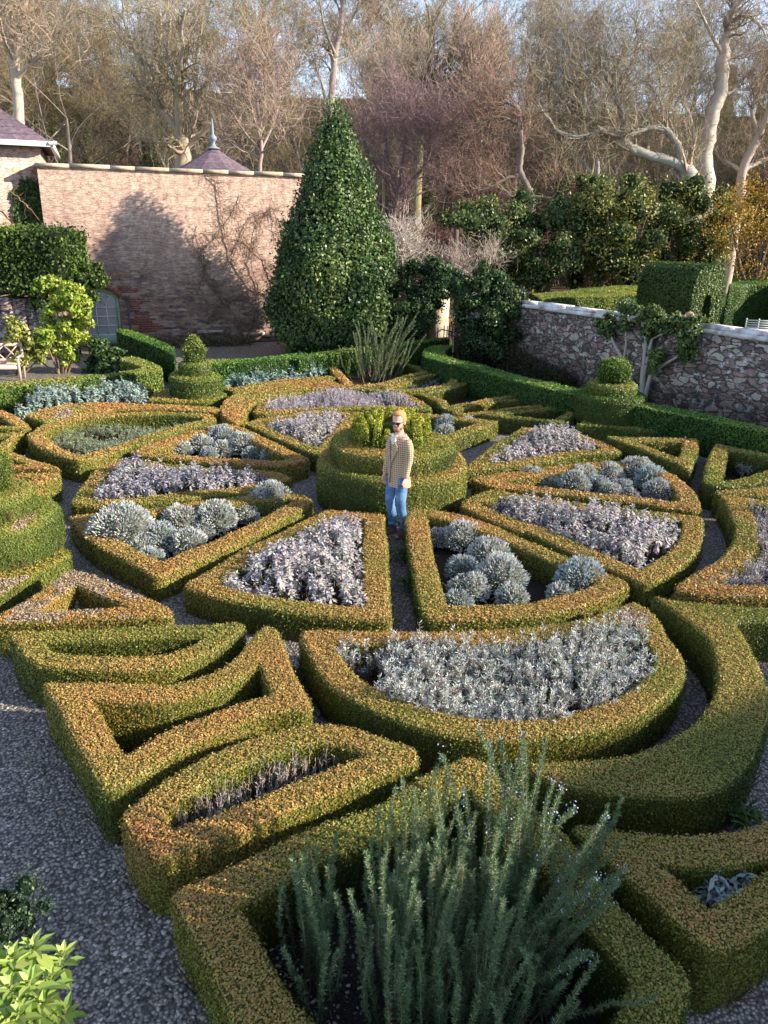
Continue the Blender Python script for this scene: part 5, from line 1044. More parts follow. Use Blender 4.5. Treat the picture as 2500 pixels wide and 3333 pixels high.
feature('tall pale-barked forked trunk at the upper left, above the house roof', 40, [([(45, 330), (43, 280), (36, 200), (30, 130), (24, 70), (20, 0), (18, -60)], .28, .14), ([(34, 150), (40, 90), (52, 40), (58, -40)], .16, .08), ([(36, 170), (60, 140), (90, 120), (112, 90)], .12, .05), ([(30, 130), (10, 90), (0, 40)], .1, .05)], 701, PALE, (.34, .27, .2), 1400, .010, sub=1.5)
feature('wide many-stemmed oak behind the tall wall, left of centre', 46, [([(395, 350), (398, 325), (393, 300)], .45, .38), ([(393, 300), (372, 265), (345, 225), (322, 190), (300, 130), (290, 90), (250, 70)], .26, .07), ([(393, 305), (388, 250), (385, 200), (382, 160), (395, 120), (390, 60), (400, 20)], .27, .07), ([(398, 305), (420, 260), (425, 215), (450, 170), (500, 140), (530, 110)], .2, .05), ([(402, 320), (435, 290), (470, 265), (500, 250)], .16, .05), ([(388, 270), (360, 250), (330, 240)], .12, .05),
   ([(322, 190), (330, 140), (350, 80), (345, 20)], .14, .05), ([(382, 160), (360, 120), (370, 50), (360, -10)], .14, .05), ([(425, 215), (420, 160), (430, 90), (440, 30)], .12, .05), ([(300, 130), (270, 60), (265, 0)], .1, .04)], 702, (.40, .33, .24), (.30, .25, .17), 3600, .011, sub=1.7)
feature('pinkish twiggy bare tree left of the conical evergreen', 42, [([(560, 360), (566, 330), (562, 280), (556, 220)], .12, .05), ([(566, 330), (530, 290), (500, 240), (480, 200)], .07, .03), ([(566, 320), (590, 270), (605, 220), (600, 170)], .07, .03), ([(562, 300), (545, 240), (530, 190), (520, 150)], .06, .02), ([(566, 330), (610, 300), (640, 260)], .06, .02), ([(560, 340), (520, 320), (480, 300)], .05, .02), ([(562, 280), (575, 200), (570, 140)], .05, .02)], 703, (.34, .27, .24), (.33, .25, .20), 2600, .010, up=.1, sub=1.3)
feature('tall straight grey trunk rising behind the top of the conical evergreen', 62, [([(715, 330), (712, 270), (716, 200), (722, 130), (735, 60), (745, 0), (750, -60)], .36, .16), ([(722, 140), (760, 120), (790, 90), (800, 60)], .14, .05), ([(725, 120), (700, 60), (690, 0)], .12, .04), ([(735, 70), (770, 30), (780, -20)], .1, .04)], 704, (.33, .28, .25), (.26, .2, .15), 2200, .014, sub=2.2)
feature('ivy-covered spreading tree against the sky, upper centre', 68, [([(905, 260), (915, 220), (920, 180)], .45, .38), ([(920, 190), (890, 140), (870, 80), (830, 40), (800, 20)], .24, .07), ([(920, 185), (925, 120), (930, 60), (925, 10)], .26, .06), ([(920, 190), (960, 140), (985, 80), (1010, 30)], .24, .06), ([(930, 170), (985, 170), (1030, 120), (1060, 60)], .18, .05), ([(915, 200), (880, 190), (850, 150)], .14, .05)], 705, (.26, .24, .13), (.30, .24, .16), 2600, .014, sub=2.4, ivy=[(885, 150, 12, 60, 900), (915, 210, 20, 40, 900), (975, 190, 20, 45, 800)])
feature('purple-brown rounded bare tree in front of the wood, right of the conical evergreen', 50, [([(835, 520), (850, 470), (860, 420)], .22, .16), ([(860, 420), (820, 370), (790, 320), (790, 280)], .12, .03), ([(860, 420), (870, 350), (880, 300), (870, 260)], .12, .03), ([(860, 430), (910, 370), (950, 320), (980, 290)], .12, .03), ([(855, 450), (900, 420), (960, 400)], .10, .03), ([(850, 460), (800, 430), (780, 400)], .10, .03), ([(860, 420), (840, 350), (830, 280)], .1, .03), ([(880, 400), (930, 340), (930, 280)], .08, .03)], 706, (.16, .12, .11), (.26, .175, .175), 5000, .011, sub=1.7, lv=3)
feature('second purple-brown bare tree with dense twigs, beside the row of green trees', 53, [([(985, 500), (990, 440), (985, 400)], .2, .14), ([(985, 400), (950, 360), (940, 310)], .1, .03), ([(985, 400), (1000, 340), (1010, 290)], .1, .03), ([(985, 410), (1040, 370), (1060, 320)], .1, .03), ([(985, 430), (1040, 420), (1080, 400)], .08, .03)], 707, (.16, .12, .10), (.23, .16, .145), 4200, .011, sub=1.6, lv=3)
feature('dark crooked tree with a snaking lichen-spotted trunk and drooping boughs', 47, [([(1150, 440), (1140, 400), (1120, 370), (1128, 330), (1125, 290), (1120, 240), (1115, 230)], .20, .12), ([(1122, 300), (1080, 290), (1040, 310), (1010, 330)], .10, .03), ([(1130, 380), (1090, 385), (1050, 410), (1020, 410)], .12, .03), ([(1125, 270), (1080, 250), (1040, 265), (1010, 300)], .10, .03), ([(1115, 230), (1090, 220), (1060, 240)], .08, .03), ([(1150, 430), (1110, 430), (1080, 400)], .12, .04), ([(1145, 425), (1190, 430), (1230, 440)], .14, .06)], 708, (.24, .20, .17), (.22, .15, .11), 2600, .011, sub=1.4)
feature('huge spreading oak with thick pale sinuous limbs on the right', 53, [([(1500, 430), (1490, 390), (1480, 360)], .6, .5), ([(1490, 370), (1450, 350), (1400, 335), (1340, 310), (1290, 270), (1262, 235), (1262, 190), (1235, 170), (1210, 165)], .36, .10), ([(1400, 335), (1370, 330), (1340, 290), (1310, 275), (1260, 300), (1210, 290), (1185, 260), (1160, 220)], .26, .07), ([(1340, 310), (1345, 270), (1340, 230), (1325, 190), (1330, 150), (1345, 120)], .22, .06), ([(1470, 350), (1465, 310), (1440, 280), (1400, 275), (1360, 290)], .24, .10), ([(1290, 270), (1240, 240), (1200, 215), (1180, 220)], .16, .05),
   ([(1290, 340), (1290, 400), (1262, 350), (1230, 320), (1210, 290)], .14, .06), ([(1262, 200), (1240, 150), (1230, 100), (1220, 60)], .12, .04), ([(1340, 180), (1370, 130), (1380, 80), (1370, 40)], .12, .04), ([(1345, 200), (1400, 170), (1440, 130), (1460, 80)], .12, .04), ([(1325, 190), (1290, 140), (1280, 80), (1290, 30)], .1, .04), ([(1440, 280), (1430, 220), (1400, 180)], .12, .05), ([(1240, 240), (1190, 180), (1160, 120), (1170, 70)], .1, .04), ([(1380, 290), (1400, 230), (1430, 200), (1420, 140)], .1, .04), ([(1300, 275), (1310, 220), (1290, 180), (1300, 120)], .09, .03)], 709, LICH, (.30, .25, .18), 9500, .011, sub=1.9, lv=3, nb=1.1, bend=.3)
feature('towering pale dead-looking trunk with knobbly limbs at the upper right', 56, [([(1525, 400), (1520, 330), (1530, 270), (1555, 210), (1558, 150), (1562, 110), (1575, 60), (1585, 10), (1590, -50)], .66, .18), ([(1562, 120), (1540, 80), (1520, 40), (1500, 0)], .14, .05), ([(1555, 215), (1590, 190), (1620, 195)], .14, .06), ([(1575, 50), (1610, 30), (1640, 50), (1655, 80)], .14, .06), ([(1535, 260), (1500, 240), (1500, 200)], .14, .07), ([(1560, 130), (1600, 120), (1640, 110)], .1, .05), ([(1520, 330), (1500, 300), (1495, 260), (1480, 230)], .16, .07)], 710, (.50, .42, .36), (.30, .24, .18), 2200, .011, sub=1.6)
feature('leaning pale bough-like trunk at the extreme right edge', 57, [([(1600, 420), (1600, 380), (1620, 330), (1640, 290), (1665, 230), (1680, 150)], .34, .2), ([(1605, 370), (1570, 350), (1550, 340)], .16, .08), ([(1600, 370), (1640, 350), (1690, 330)], .2, .1), ([(1640, 290), (1620, 240), (1640, 200), (1650, 160), (1690, 120)], .14, .06)], 711, (.40, .32, .27), (.26, .2, .15), 2200, .011, sub=1.6)
feature('pale many-stemmed young tree right of the conical evergreen top', 56, [([(830, 330), (832, 300)], .12, .1)]+[([(832, 310), (830+d*.4, 240), (830+d, 150)], .07, .02) for d in (-55, -35, -18, 0, 18, 38, 60, 80)], 712, (.42, .34, .26), (.36, .29, .22), 3000, .012, up=.15, sub=1.4)
feature('pale clump of upright bare stems in the wood, centre right', 66, [([(1040, 300), (1040, 270)], .12, .1)]+[([(1040, 280), (1040+d*.4, 210), (1040+d, 120)], .07, .02) for d in (-50, -30, -12, 5, 25, 45)], 713, (.40, .32, .26), (.38, .29, .23), 6000, .014, up=.15, sub=1.6)
# row of leafy trees beyond the wall
GT = ((.05, .085, .03), (.10, .15, .045), (.27, .29, .10))
def green_tree(label, u, v, Y, W_, H_, seed, cols, n, z0=1.5, name='garden_tree', L_=.16, trunkc=(.13, .10, .08), cl=46, core=True, sp=1.):
    c = atY(u, v, Y); e = tag(empty(name, (c[0], Y, 0)), label, 'tree'); rg = RN(seed)
    leafmass(None, (0, 0, (H_+z0)/2), (W_*.5, W_*.45, (H_-z0)*.5), n, L_, cols, seed, 'x', None, cl, core, parent=e, part='crown', up=.6)
    mb = MB()
    for k in range(5):
        a = rg.rand()*6.28; mb.tube([(0, 0, 0), (.2*math.cos(a), .2*math.sin(a), z0*.7), (W_*.16*math.cos(a), W_*.16*math.sin(a), z0+1.), (W_*.33*math.cos(a), W_*.3*math.sin(a), H_*.7)], [.14, .11, .08, .03], 6, trunkc)
    mb.build('trunk', M['bark'], e); return e
green_tree('domed dark green tree at the left end of the row beyond the wall', 1062, 600, 43, 5.2, 6.0, 801, GT, 15000, .9)
green_tree('second dark green tree in the row, lower than its neighbours', 1175, 610, 43, 4.4, 5.4, 802, GT, 12000, 1.1)
GA_ = ((.05, .085, .03), (.13, .165, .045), (.46, .40, .10))
green_tree('tall green and yellow-topped tree in the middle of the row', 1335, 610, 43, 6.0, 6.8, 803, GA_, 19000, 1.3, sp=1)
green_tree('yellowing tree between the middle tree and the second dark one', 1245, 612, 45, 4.4, 6.6, 804, GA_, 11000, 1.3)
green_tree('dark-trunked green tree directly left of the clipped arch', 1465, 610, 45, 5.6, 6.8, 805, GA_, 15000, 1.5)
green_tree('autumn tree with sparse orange and yellow leaves at the right edge', 1630, 605, 41, 5.4, 7.2, 806, ((.16, .09, .02), (.36, .20, .03), (.50, .36, .06)), 6500, 1.6, core=False, L_=.14)
feature('bare twiggy shrub poking above the doorway shrubs', 33, [([(985, 640), (985, 600)], .05, .04)]+[([(985, 620), (980+d*.5, 590), (985+d, 555)], .03, .01) for d in (-80, -60, -30, 0, 30, 60, 90, 110)], 720, (.34, .28, .24), (.36, .30, .26), 900, .007, .3, name='bare_shrub', sub=.5)
feature('pale tangled bare branches right of the conical evergreen', 30, [([(875, 620), (872, 590)], .06, .05)]+[([(872, 600), (868+d*.5, 560), (872+d, 520)], .04, .01) for d in (-30, -15, 0, 15, 25)], 721, (.40, .34, .30), (.42, .36, .33), 1400, .008, .35, name='bare_shrub', sub=.5)
# ------------------------------------------------------------------ the man
PX, PY = .19, 10.22; YAW = R(-50); man = tag(empty('person', (PX, PY, .004), YAW), 'man in checked tweed jacket, blue jeans and sunglasses standing on the narrow path', 'person')
SK = (.70, .42, .33)
def remesh(o, vx, sm=4):
    m = o.modifiers.new('remesh', 'REMESH'); m.mode = 'VOXEL'; m.voxel_size = vx; m.use_smooth_shade = True
    if sm: q = o.modifiers.new('smooth', 'SMOOTH'); q.factor = .5; q.iterations = sm
    return o
HY = R(24); HZ = 1.52
def hp(x, y, z, tilt=R(6)):
    """head frame (faces -Y, origin at the neck) -> body frame"""
    x, y, z = x*1.08, y*1.06, z*1.06
    y, z = y*math.cos(tilt)-z*math.sin(tilt), z*math.cos(tilt)+y*math.sin(tilt)
    return (x*math.cos(HY)-y*math.sin(HY), x*math.sin(HY)+y*math.cos(HY)-.01, z+HZ)
def ell(mb, c, r, C=SK, n=18, f=hp, sq=None):
    V, T = sphere_tris((0, 0, 0), 1., 0, 0., n, n//2+2); V = V*np.array(r)+np.array(c); V = np.array([f(*p) for p in V]); return mb.add(V, T, C)
idf = lambda x, y, z: (x, y, z)
def limb(mb, pts, rads, C=SK, n=12): return mb.tube(pts, rads, n, C)
mb = MB()
mb.loft([((0, 0, .86), (.15, 0, 0), (0, .10, 0)), ((0, 0, 1.0), (.15, 0, 0), (0, .10, 0)), ((0, 0, 1.2), (.155, 0, 0), (0, .11, 0)), ((0, 0, 1.36), (.17, 0, 0), (0, .11, 0)), ((0, .01, 1.46), (.14, 0, 0), (0, .085, 0)), ((0, .005, 1.50), (.075, 0, 0), (0, .07, 0))], 18, SK)
limb(mb, [(0, .01, 1.44), (0, .0, 1.52), hp(0, -.01, .06)], [.062, .06, .06])
ell(mb, (0, .012, .175), (.078, .098, .108)); ell(mb, (0, -.022, .095), (.060, .075, .072)); ell(mb, (0, -.060, .062), (.030, .030, .024))   # skull, face, chin
ell(mb, (0, -.100, .128), (.013, .020, .017), n=10); ell(mb, (0, -.094, .148), (.009, .014, .026), n=10)                             # nose
for s_ in (-1, 1): ell(mb, (s_*.079, .008, .135), (.009, .020, .032), n=10); ell(mb, (s_*.034, -.072, .118), (.020, .018, .022), n=10)   # ears, cheeks
ell(mb, (0, -.088, .168), (.045, .012, .010), n=10); ell(mb, (0, -.088, .093), (.022, .010, .006), n=10)                              # brow, lips
# arms: left one hangs at the near side, right one mostly hidden behind the body
AL = [(.172, .01, 1.43), (.200, .015, 1.17), (.205, -.045, .925)]; AR = [(-.172, .01, 1.43), (-.195, -.01, 1.16), (-.180, -.095, .91)]
HAND = []
for s_, A_ in ((1, AL), (-1, AR)):
    limb(mb, A_, [.05, .040, .030]); w = np.array(A_[2]); d = np.array([0., -.05, -1.]); d /= np.linalg.norm(d); fw = np.array([0, -1., 0.05])      # palm hangs, thumb forward
    palm = w+d*.055; mb.loft([(w, (.018, 0, 0), (0, .026, 0)), (w+d*.03, (.017, 0, 0), (0, .034, 0)), (w+d*.07, (.016, 0, 0), (0, .041, 0)), (w+d*.095, (.012, 0, 0), (0, .038, 0))], 12, SK)
    for k, (o, L_) in enumerate(((-.030, .068), (-.010, .077), (.010, .071), (.029, .056))):
        b = w+d*.088+np.array([0, o, 0]); c1 = b+d*L_*.45; c2 = c1+(d*.8+np.array([-s_*.6, 0, 0]))*L_*.33; c3 = c2+(d*.25+np.array([-s_*.95, 0, 0]))*L_*.28
        limb(mb, [b, c1, c2, c3], [.0092, .0085, .0080, .0070], n=8)
    b = w+d*.025+np.array([0, -.026, 0]); limb(mb, [b, b+d*.03+[0, -.020, 0], b+d*.058+[-s_*.006, -.026, 0], b+d*.078+[-s_*.016, -.022, 0]], [.013, .012, .0105, .0085], n=8)
# legs
LL = [(.085, 0, .90), (.105, -.02, .50), (.115, .035, .09)]; LR = [(-.085, 0, .90), (-.105, -.045, .50), (-.12, .03, .09)]
for A_ in (LL, LR): limb(mb, A_, [.085, .055, .042]); f = np.array(A_[2]); limb(mb, [f+[0, .04, -.045], f+[0, -.05, -.05], f+[0, -.15, -.065]], [.035, .038, .022])
remesh(mb.build('body', mat('skin', SK, rough=.5, spec=.35), man), .0065, 2)
# jeans
JE = (.13, .25, .46); mb = MB()
mb.loft([((0, 0, .80), (.165, 0, 0), (0, .118, 0)), ((0, .005, .90), (.168, 0, 0), (0, .125, 0)), ((0, 0, 1.02), (.155, 0, 0), (0, .112, 0))], 18, JE)
for s_, A_ in ((1, LL), (-1, LR)):
    a, b, c = map(np.array, A_)
    P = [a, a*.5+b*.5+[0, -.012, 0], b+[0, -.012, .03], b+[0, .0, -.06], b*.45+c*.55+[0, .012, 0], c+[0, 0, .06], c+[0, -.005, .03]]; limb(mb, P, [.098, .086, .070, .066, .062, .057, .060], JE, 14)
    for z in (.16, .13, .47, .53): mb.loft([(np.array([c[0]*(1-z/.5)+b[0]*z/.5, (c[1]*(1-z/.5)+b[1]*z/.5)-.006, z-.008]), (.062, 0, 0), (0, .062, .012)), (np.array([c[0]*(1-z/.5)+b[0]*z/.5, (c[1]*(1-z/.5)+b[1]*z/.5)-.006, z+.008]), (.064, 0, 0), (0, .064, .012))], 12, JE)
remesh(mb.build('jeans', mat('denim', (.13, .25, .46), rough=.85, spec=.15, ramp=((.05, .11, .25), (.09, .19, .38), (.20, .34, .56)), nscale=9, bump=(18, .6, .01)), man), .009, 3)
for s_, A_ in ((1, LL), (-1, LR)):
    c = np.array(A_[2]); MB().loft([(c+[0, -.005, .028], (.061, 0, 0), (0, .063, 0)), (c+[0, -.005, .030], (.067, 0, 0), (0, .069, 0)), (c+[0, -.005, .062], (.066, 0, 0), (0, .068, 0)), (c+[0, -.005, .064], (.058, 0, 0), (0, .060, 0))], 16, (.34, .48, .66)).build('turn_up', M['plain'], man, True)
    mb = MB(); mb.loft([((c[0], c[1]-.005, .125), (.05, 0, 0), (0, .055, 0)), ((c[0], c[1]-.01, .075), (.048, 0, 0), (0, .065, 0)), ((c[0], c[1]-.035, .04), (.046, 0, 0), (0, .105, 0)), ((c[0], c[1]-.045, .018), (.048, 0, 0), (0, .128, 0)), ((c[0], c[1]-.045, .0), (.049, 0, 0), (0, .130, 0))], 16, (.13, .085, .065))
    mb.tube([(c[0], c[1]-.07, .065), (c[0], c[1]-.12, .045)], [.036, .034], 10, (.13, .085, .065)); remesh(mb.build('boot', mat('boot_leather', (.20, .135, .105), rough=.55, bump=(30, .4, .005)), man), .008, 2)
# jacket
def tweed():
    m = bpy.data.materials.new('checked_tweed'); m.use_nodes = True; t = m.node_tree; N = t.nodes.new; L = t.links.new; b = t.nodes['Principled BSDF']; b.inputs['Roughness'].default_value = .95; b.inputs['Specular IOR Level'].default_value = .1
    tc = N('ShaderNodeTexCoord'); sx = N('ShaderNodeSeparateXYZ'); L(tc.outputs['Object'], sx.inputs[0])
    at = N('ShaderNodeMath'); at.operation = 'ADD'; L(sx.outputs[0], at.inputs[0]); L(sx.outputs[1], at.inputs[1])
    src = None
    for sock, per in ((sx.outputs[2], .030), (at.outputs[0], .036)):
        a = N('ShaderNodeMath'); a.operation = 'MULTIPLY'; a.inputs[1].default_value = 1/per; L(sock, a.inputs[0]); f = N('ShaderNodeMath'); f.operation = 'FRACT'; L(a.outputs[0], f.inputs[0]); g = N('ShaderNodeMath'); g.operation = 'LESS_THAN'; g.inputs[1].default_value = .34; L(f.outputs[0], g.inputs[0])
        if src is None: src = g.outputs[0]
        else: h = N('ShaderNodeMath'); h.operation = 'ADD'; L(src, h.inputs[0]); L(g.outputs[0], h.inputs[1]); src = h.outputs[0]
    cr = N('ShaderNodeValToRGB'); dv = N('ShaderNodeMath'); dv.operation = 'MULTIPLY'; dv.inputs[1].default_value = .5; L(src, dv.inputs[0]); L(dv.outputs[0], cr.inputs[0]); e = cr.color_ramp.elements
    e[0].color = (.62, .49, .34, 1); e[1].color = (.10, .06, .05, 1); q = e.new(.5); q.color = (.34, .24, .17, 1)
    L(cr.outputs[0], b.inputs['Base Color']); return m
TW_ = tweed(); mb = MB()
mb.loft([((.01, .02, .755), (.182, 0, 0), (0, .150, 0)), ((0, .015, .86), (.176, 0, 0), (0, .138, 0)), ((0, .0, .98), (.166, 0, 0), (0, .126, 0)), ((0, 0, 1.10), (.158, 0, 0), (0, .120, 0)), ((0, 0, 1.24), (.172, 0, 0), (0, .126, 0)), ((0, 0, 1.36), (.186, 0, 0), (0, .124, 0)), ((0, .01, 1.435), (.180, 0, 0), (0, .098, 0)), ((0, .015, 1.475), (.135, 0, 0), (0, .076, 0)), ((0, .02, 1.505), (.080, 0, 0), (0, .066, 0))], 24, SK)
for s_, A_ in ((1, AL), (-1, AR)):
    a, b, c = map(np.array, A_); limb(mb, [a+[-s_*.02, 0, .005], a+[s_*.012, 0, -.06], a*.5+b*.5+[s_*.012, 0, 0], b, b*.5+c*.5, c+[0, 0, .005]], [.056, .062, .060, .054, .048, .044], SK, 14)
remesh(mb.build('jacket', TW_, man), .010, 3)
# shirt front, lapels, pocket flaps, button
mb = MB(); yv = -.131
mb.add([(-.012, -.132, 1.10), (-.055, -.106, 1.45), (.0, -.100, 1.50), (.055, -.106, 1.45), (-.012, -.136, 1.10), (-.055, -.112, 1.45), (.0, -.108, 1.50), (.055, -.112, 1.45)], [[0, 1, 2, 3], [7, 6, 5, 4], [0, 4, 5, 1], [1, 5, 6, 2], [2, 6, 7, 3], [3, 7, 4, 0]], (.74, .70, .66)); mb.tube([(-.05, -.07, 1.50), (-.03, -.10, 1.48), (0, -.112, 1.465), (.03, -.10, 1.48), (.05, -.07, 1.50)], [.016, .018, .016, .018, .016], 8, (.80, .76, .74)); mb.build('shirt', M['plain'], man)
for s_ in (-1, 1):
    V = [(s_*.0, -.140, 1.08), (s_*.052, -.126, 1.42), (s_*.105, -.120, 1.36), (s_*.098, -.124, 1.33), (s_*.112, -.120, 1.32)]; V2 = [(x, y-.010, z) for x, y, z in V]
    MB().add(V+V2, [[0, 1, 2, 3, 4], [9, 8, 7, 6, 5]], SK).add(V+V2, [[0, 5, 6, 1], [1, 6, 7, 2], [2, 7, 8, 3], [3, 8, 9, 4], [4, 9, 5, 0]], SK).build('lapel', TW_, man)
MB().bar((-.01, -.146, .82), (-.01, -.130, 1.09), .006, .008, (.05, .035, .03)).build('front_seam', M['plain'], man)
ell(MB_ := MB(), (-.018, -.132, 1.04), (.012, .006, .012), (.06, .04, .03), 10, idf); MB_.build('button', M['plain'], man)
# hair, beard, sunglasses
rngh = RN(4); HR = (.62, .27, .12)
def hairmass(name, els, col, n, L_, seed):
    rg = RN(seed); mb = MB()
    for c, r in els: ell(mb, c, r, col, 16)
    for c, r in els:
        k = n//len(els); D = rv(rg, k); P = np.array([hp(*(np.array(c)+d*np.array(r)*1.0)) for d in D]); A = np.array([0, .5, .2])+rv(rg, k)*.8; mb.leaves(P, A, rv(rg, k), L_, .004, jit(rg, np.tile(col, (k, 1)), .2))
    return mb.build(name, mat(name, attr=True, rough=.7, spec=.2), man, True)
hairmass('hair', [((0, .028, .212), (.083, .094, .080)), ((0, .060, .165), (.080, .066, .070)), ((0, -.030, .262), (.062, .055, .034)), ((-.068, .010, .185), (.016, .040, .040)), ((.068, .010, .185), (.016, .040, .040))], HR, 900, .022, 1)
hairmass('beard', [((0, -.050, .052), (.048, .048, .030)), ((.047, -.020, .078), (.018, .045, .036)), ((-.047, -.020, .078), (.018, .045, .036)), ((0, -.090, .106), (.030, .012, .008))], (.36, .15, .08), 700, .012, 2)
mb = MB()
for s_ in (-1, 1):
    V = [hp(s_*.034+dx*.029, -.105+.010*abs(dx*s_*.5+.5)*1.0+dy, .150+dz) for dy in (0, -.006) for dx, dz in ((-1, .017), (1, .020), (.85, -.016), (0, -.023), (-.85, -.018))]; mb.add(V, [[0, 1, 2, 3, 4], [9, 8, 7, 6, 5]], (.01, .01, .012)).add(V, [[0, 5, 6, 1], [1, 6, 7, 2], [2, 7, 8, 3], [3, 8, 9, 4], [4, 9, 5, 0]], (.01, .01, .012)); mb.bar(hp(s_*.064, -.098, .160), hp(s_*.083, .005, .155), .005, .008, (.015, .012, .01))
mb.bar(hp(-.01, -.108, .160), hp(.01, -.108, .160), .006, .006, (.015, .012, .01)); mb.build('sunglasses', mat('dark_glass', attr=True, rough=.12, spec=.7), man)
# ------------------------------------------------------------------ near left corner plants, loose gravel, the unseen house placed to shade the foreground
def big_leaf_shrub(label, heads, base, seed, cols, L_, n, name='shrub'):
    rng = RN(seed); e = tag(empty(name, (base[0], base[1], 0)), label, 'shrub'); mb = MB(); st = MB(); b = np.array([base[0], base[1], 0])
    for h in heads:
        h = np.array(h)-b; d = h/np.linalg.norm(h)*.4+[0, 0, .8]+.3*rv(rng, 1)[0]; d /= np.linalg.norm(d); st.tube([(rng.normal()*.05, rng.normal()*.05, 0), h*.5+[0, 0, .05], h], [.014, .010, .006], 5, (.16, .18, .07))
        ph = np.arange(n)*2.4+rng.rand(); q = np.linspace(0, 1, n); el = 1.15-1.2*q
        ref = np.cross(d, [.3, .8, .1]); ref /= np.linalg.norm(ref); r2 = np.cross(d, ref)
        D = (ref[None]*np.cos(ph)[:, None]+r2[None]*np.sin(ph)[:, None])*np.cos(el)[:, None]+d[None]*np.sin(el)[:, None]; O = h-d*(q*.09)[:, None]; Ls = L_*(.55+.5*q)*(.85+.3*rng.rand(n))
        up = np.cross(D, np.cross(d, D)); B = np.cross(D, [0, 0, 1.]+.2*rv(rng, n)); C = mixc(np.tile(cols[1], (n, 1)), np.tile(cols[0], (n, 1)), q*.9+.2*rng.normal(size=n))
        B = B/(np.linalg.norm(B, axis=1)[:, None]+1e-9); Nn = np.cross(B, D); w = (Ls*.19)[:, None]; A0, A1, A2, A3 = O, O+D*(Ls*.35)[:, None]+Nn*(Ls*.05)[:, None], O+D*(Ls*.7)[:, None]+Nn*(Ls*.03)[:, None], O+D*Ls[:, None]-Nn*(Ls*.10)[:, None]
        for sgn in (-1, 1):                                # folded along the midrib
            V = np.stack([A0, A1+sgn*B*w+Nn*w*.35, A2+sgn*B*w*.85+Nn*w*.3, A3, A2, A1], 1).reshape(-1, 3); mb.add(V, np.arange(n*6).reshape(-1, 6) if sgn > 0 else np.arange(n*6).reshape(-1, 6)[:, ::-1], jit(RN(seed+3), C, .08))
    mb.build('foliage', M['leaf'], e); st.build('stem', M['bark'], e)
rng = RN(91); b0 = SP(20, 2212, .2); hd = []
for (u, v, z) in [(30, 2065, 1.0), (75, 2045, .98), (110, 2110, .9), (60, 2120, 1.0), (20, 2130, 1.02), (135, 2060, .8), (95, 2165, .9), (40, 2185, .95), (5, 2080, .95), (140, 2190, .75), (75, 2205, .85), (10, 2205, .9), (-20, 2150, .95), (-25, 2060, .85), (120, 2215, .7), (50, 2090, .85)]:
    p = SP(u, v, z); hd.append((p[0], p[1], z))
big_leaf_shrub('bright green large-leaved shrub filling the bottom left corner', hd, (b0[0]-.3, b0[1]+.3), 92, ((.16, .27, .05), (.42, .52, .14)), .115, 15)
c = SP(20, 2000, .25); leafmass('small dark blue-green bush just above the bright shrub in the bottom left corner', (c[0]-.08, c[1]+.05, .24), (.26, .22, .26), 3600, .022, ((.03, .06, .03), (.06, .11, .06), (.16, .22, .12)), 93, 'shrub', 'shrub', 30)
rng = RN(94); st_ = MB(); n = 15000                        # loose stones on the path, nearest part only
P = np.column_stack([-4.6+4.6*rng.rand(n), 1.9+5.4*rng.rand(n)]); k = rng.rand(n) < np.clip(1.7-P[:, 1]*.22, .2, 1); P = P[k]; n = len(P); sz = .009+.009*rng.rand(n)**1.5; a = rng.rand(n)*6.28
ca, sa = np.cos(a), np.sin(a); lx = sz*(1+.4*rng.rand(n)); ly = sz*(.6+.3*rng.rand(n)); lz = sz*(.35+.3*rng.rand(n)); z0_ = .005+lz*.4
O = np.column_stack([P, z0_]); X = np.column_stack([ca*lx, sa*lx, .15*lx*rng.normal(size=n)]); Y_ = np.column_stack([-sa*ly, ca*ly, .15*ly*rng.normal(size=n)]); Z_ = np.column_stack([0*lz, 0*lz, lz])
V = np.stack([O+X*.9+Y_*.3, O+X*.25+Y_, O-X*.7+Y_*.6, O-X*.95-Y_*.3, O-X*.2-Y_, O+X*.7-Y_*.7, O+Z_+X*.35, O+Z_*1.05-X*.4+Y_*.1], 1).reshape(-1, 3)
fi = np.array([[0, 1, 6], [1, 2, 7], [2, 3, 7], [3, 4, 7], [4, 5, 6], [5, 0, 6]]); fq = np.array([[1, 7, 6, 6], [4, 6, 7, 7]])[:, :3]
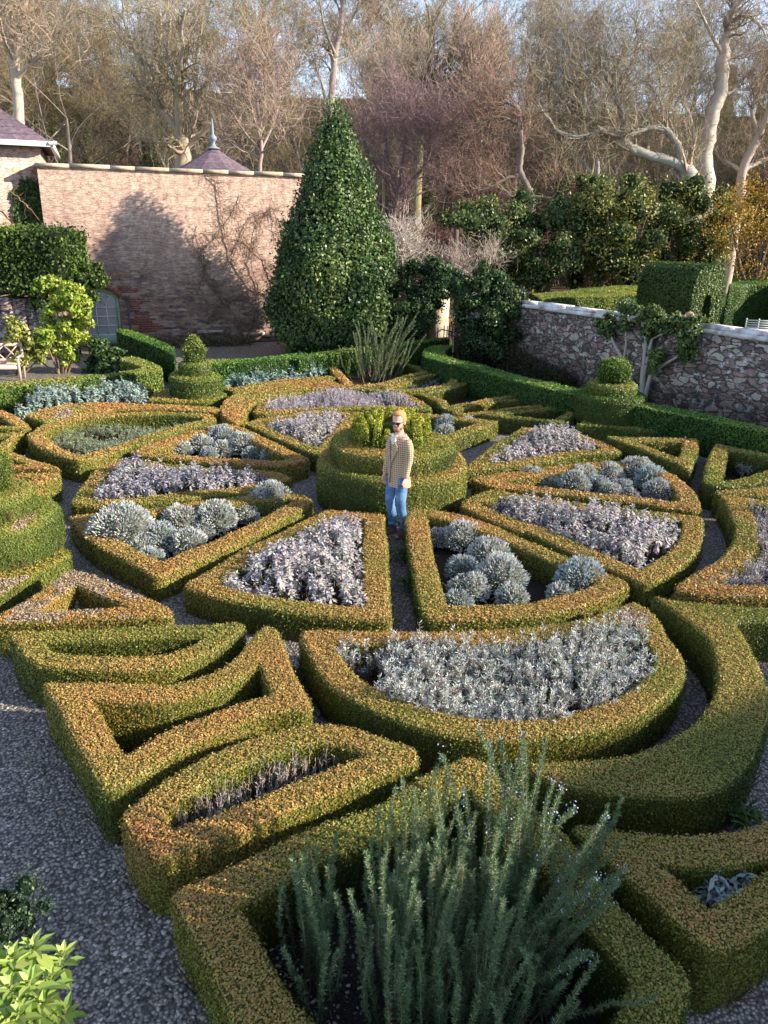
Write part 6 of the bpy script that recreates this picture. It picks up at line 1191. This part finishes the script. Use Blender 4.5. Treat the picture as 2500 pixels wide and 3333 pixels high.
FT = np.vstack([fi, fq]); Fa = (np.arange(n)[:, None, None]*8+FT[None]).reshape(-1, 3); base = np.array([(.30, .27, .245), (.42, .38, .35), (.20, .18, .17), (.55, .51, .47), (.34, .27, .23)])[rng.randint(0, 5, n)]*(.8+.4*rng.rand(n, 1))
st_.add(V, Fa, np.repeat(base, len(FT), 0)); tag(st_.build('loose_gravel', M['plain']), 'loose grey stones lying on the left gravel path', 'gravel', None, 'stuff')
mb = MB(); n = 420; P = np.column_stack([-4.5+9*rng.rand(n), 2+15*rng.rand(n), np.full(n, .02)]); mb.leaves(P, rv(rng, n)*[1, 1, .15], rv(rng, n)*[1, 1, .2], .035, .022, jit(rng, np.tile((.30, .18, .08), (n, 1)), .4)); tag(mb.build('fallen_leaves', M['leaf']), 'scattered brown fallen leaves on paths and soil', 'leaves', None, 'stuff')
hd_ = np.array([.871, .491]); hp0 = np.array([9.0, -7.6]); e = tag(empty('unseen_house', (hp0[0], hp0[1], 0), math.atan2(hd_[1], hd_[0])), 'unseen stone house behind and right of the viewpoint, placed for its shadow', 'house')  # out of view; set and sized so its roof edge shades the near beds
MB().box((17, -5.5, 4.5), (34, 11, 9.0), 0).build('wall', M['pink'], e); mb = MB(); mb.add([(-.4, .4, 9.02), (34.4, .4, 9.02), (34.4, -11.4, 9.02), (-.4, -11.4, 9.02), (4, -5.5, 11.2), (30, -5.5, 11.2)], [[0, 1, 5, 4], [2, 3, 4, 5]]).add([(-.4, .4, 9.02), (-.4, -11.4, 9.02), (4, -5.5, 11.2), (34.4, .4, 9.02), (34.4, -11.4, 9.02), (30, -5.5, 11.2)], [[1, 0, 2], [3, 4, 5]]); mb.build('roof', M['slate'], e)
for k in range(7):
    for z in (1.6, 5.4):
        w = MB().box((3+k*4.5, .0, z+.8), (1.1, .06, 1.6), 0, (.75, .75, .72)).build('window', M['plain'], e); MB().box((3+k*4.5, .035, z+.8), (.9, .02, 1.4), 0, (.05, .06, .07)).build('pane', M['plain'], w)
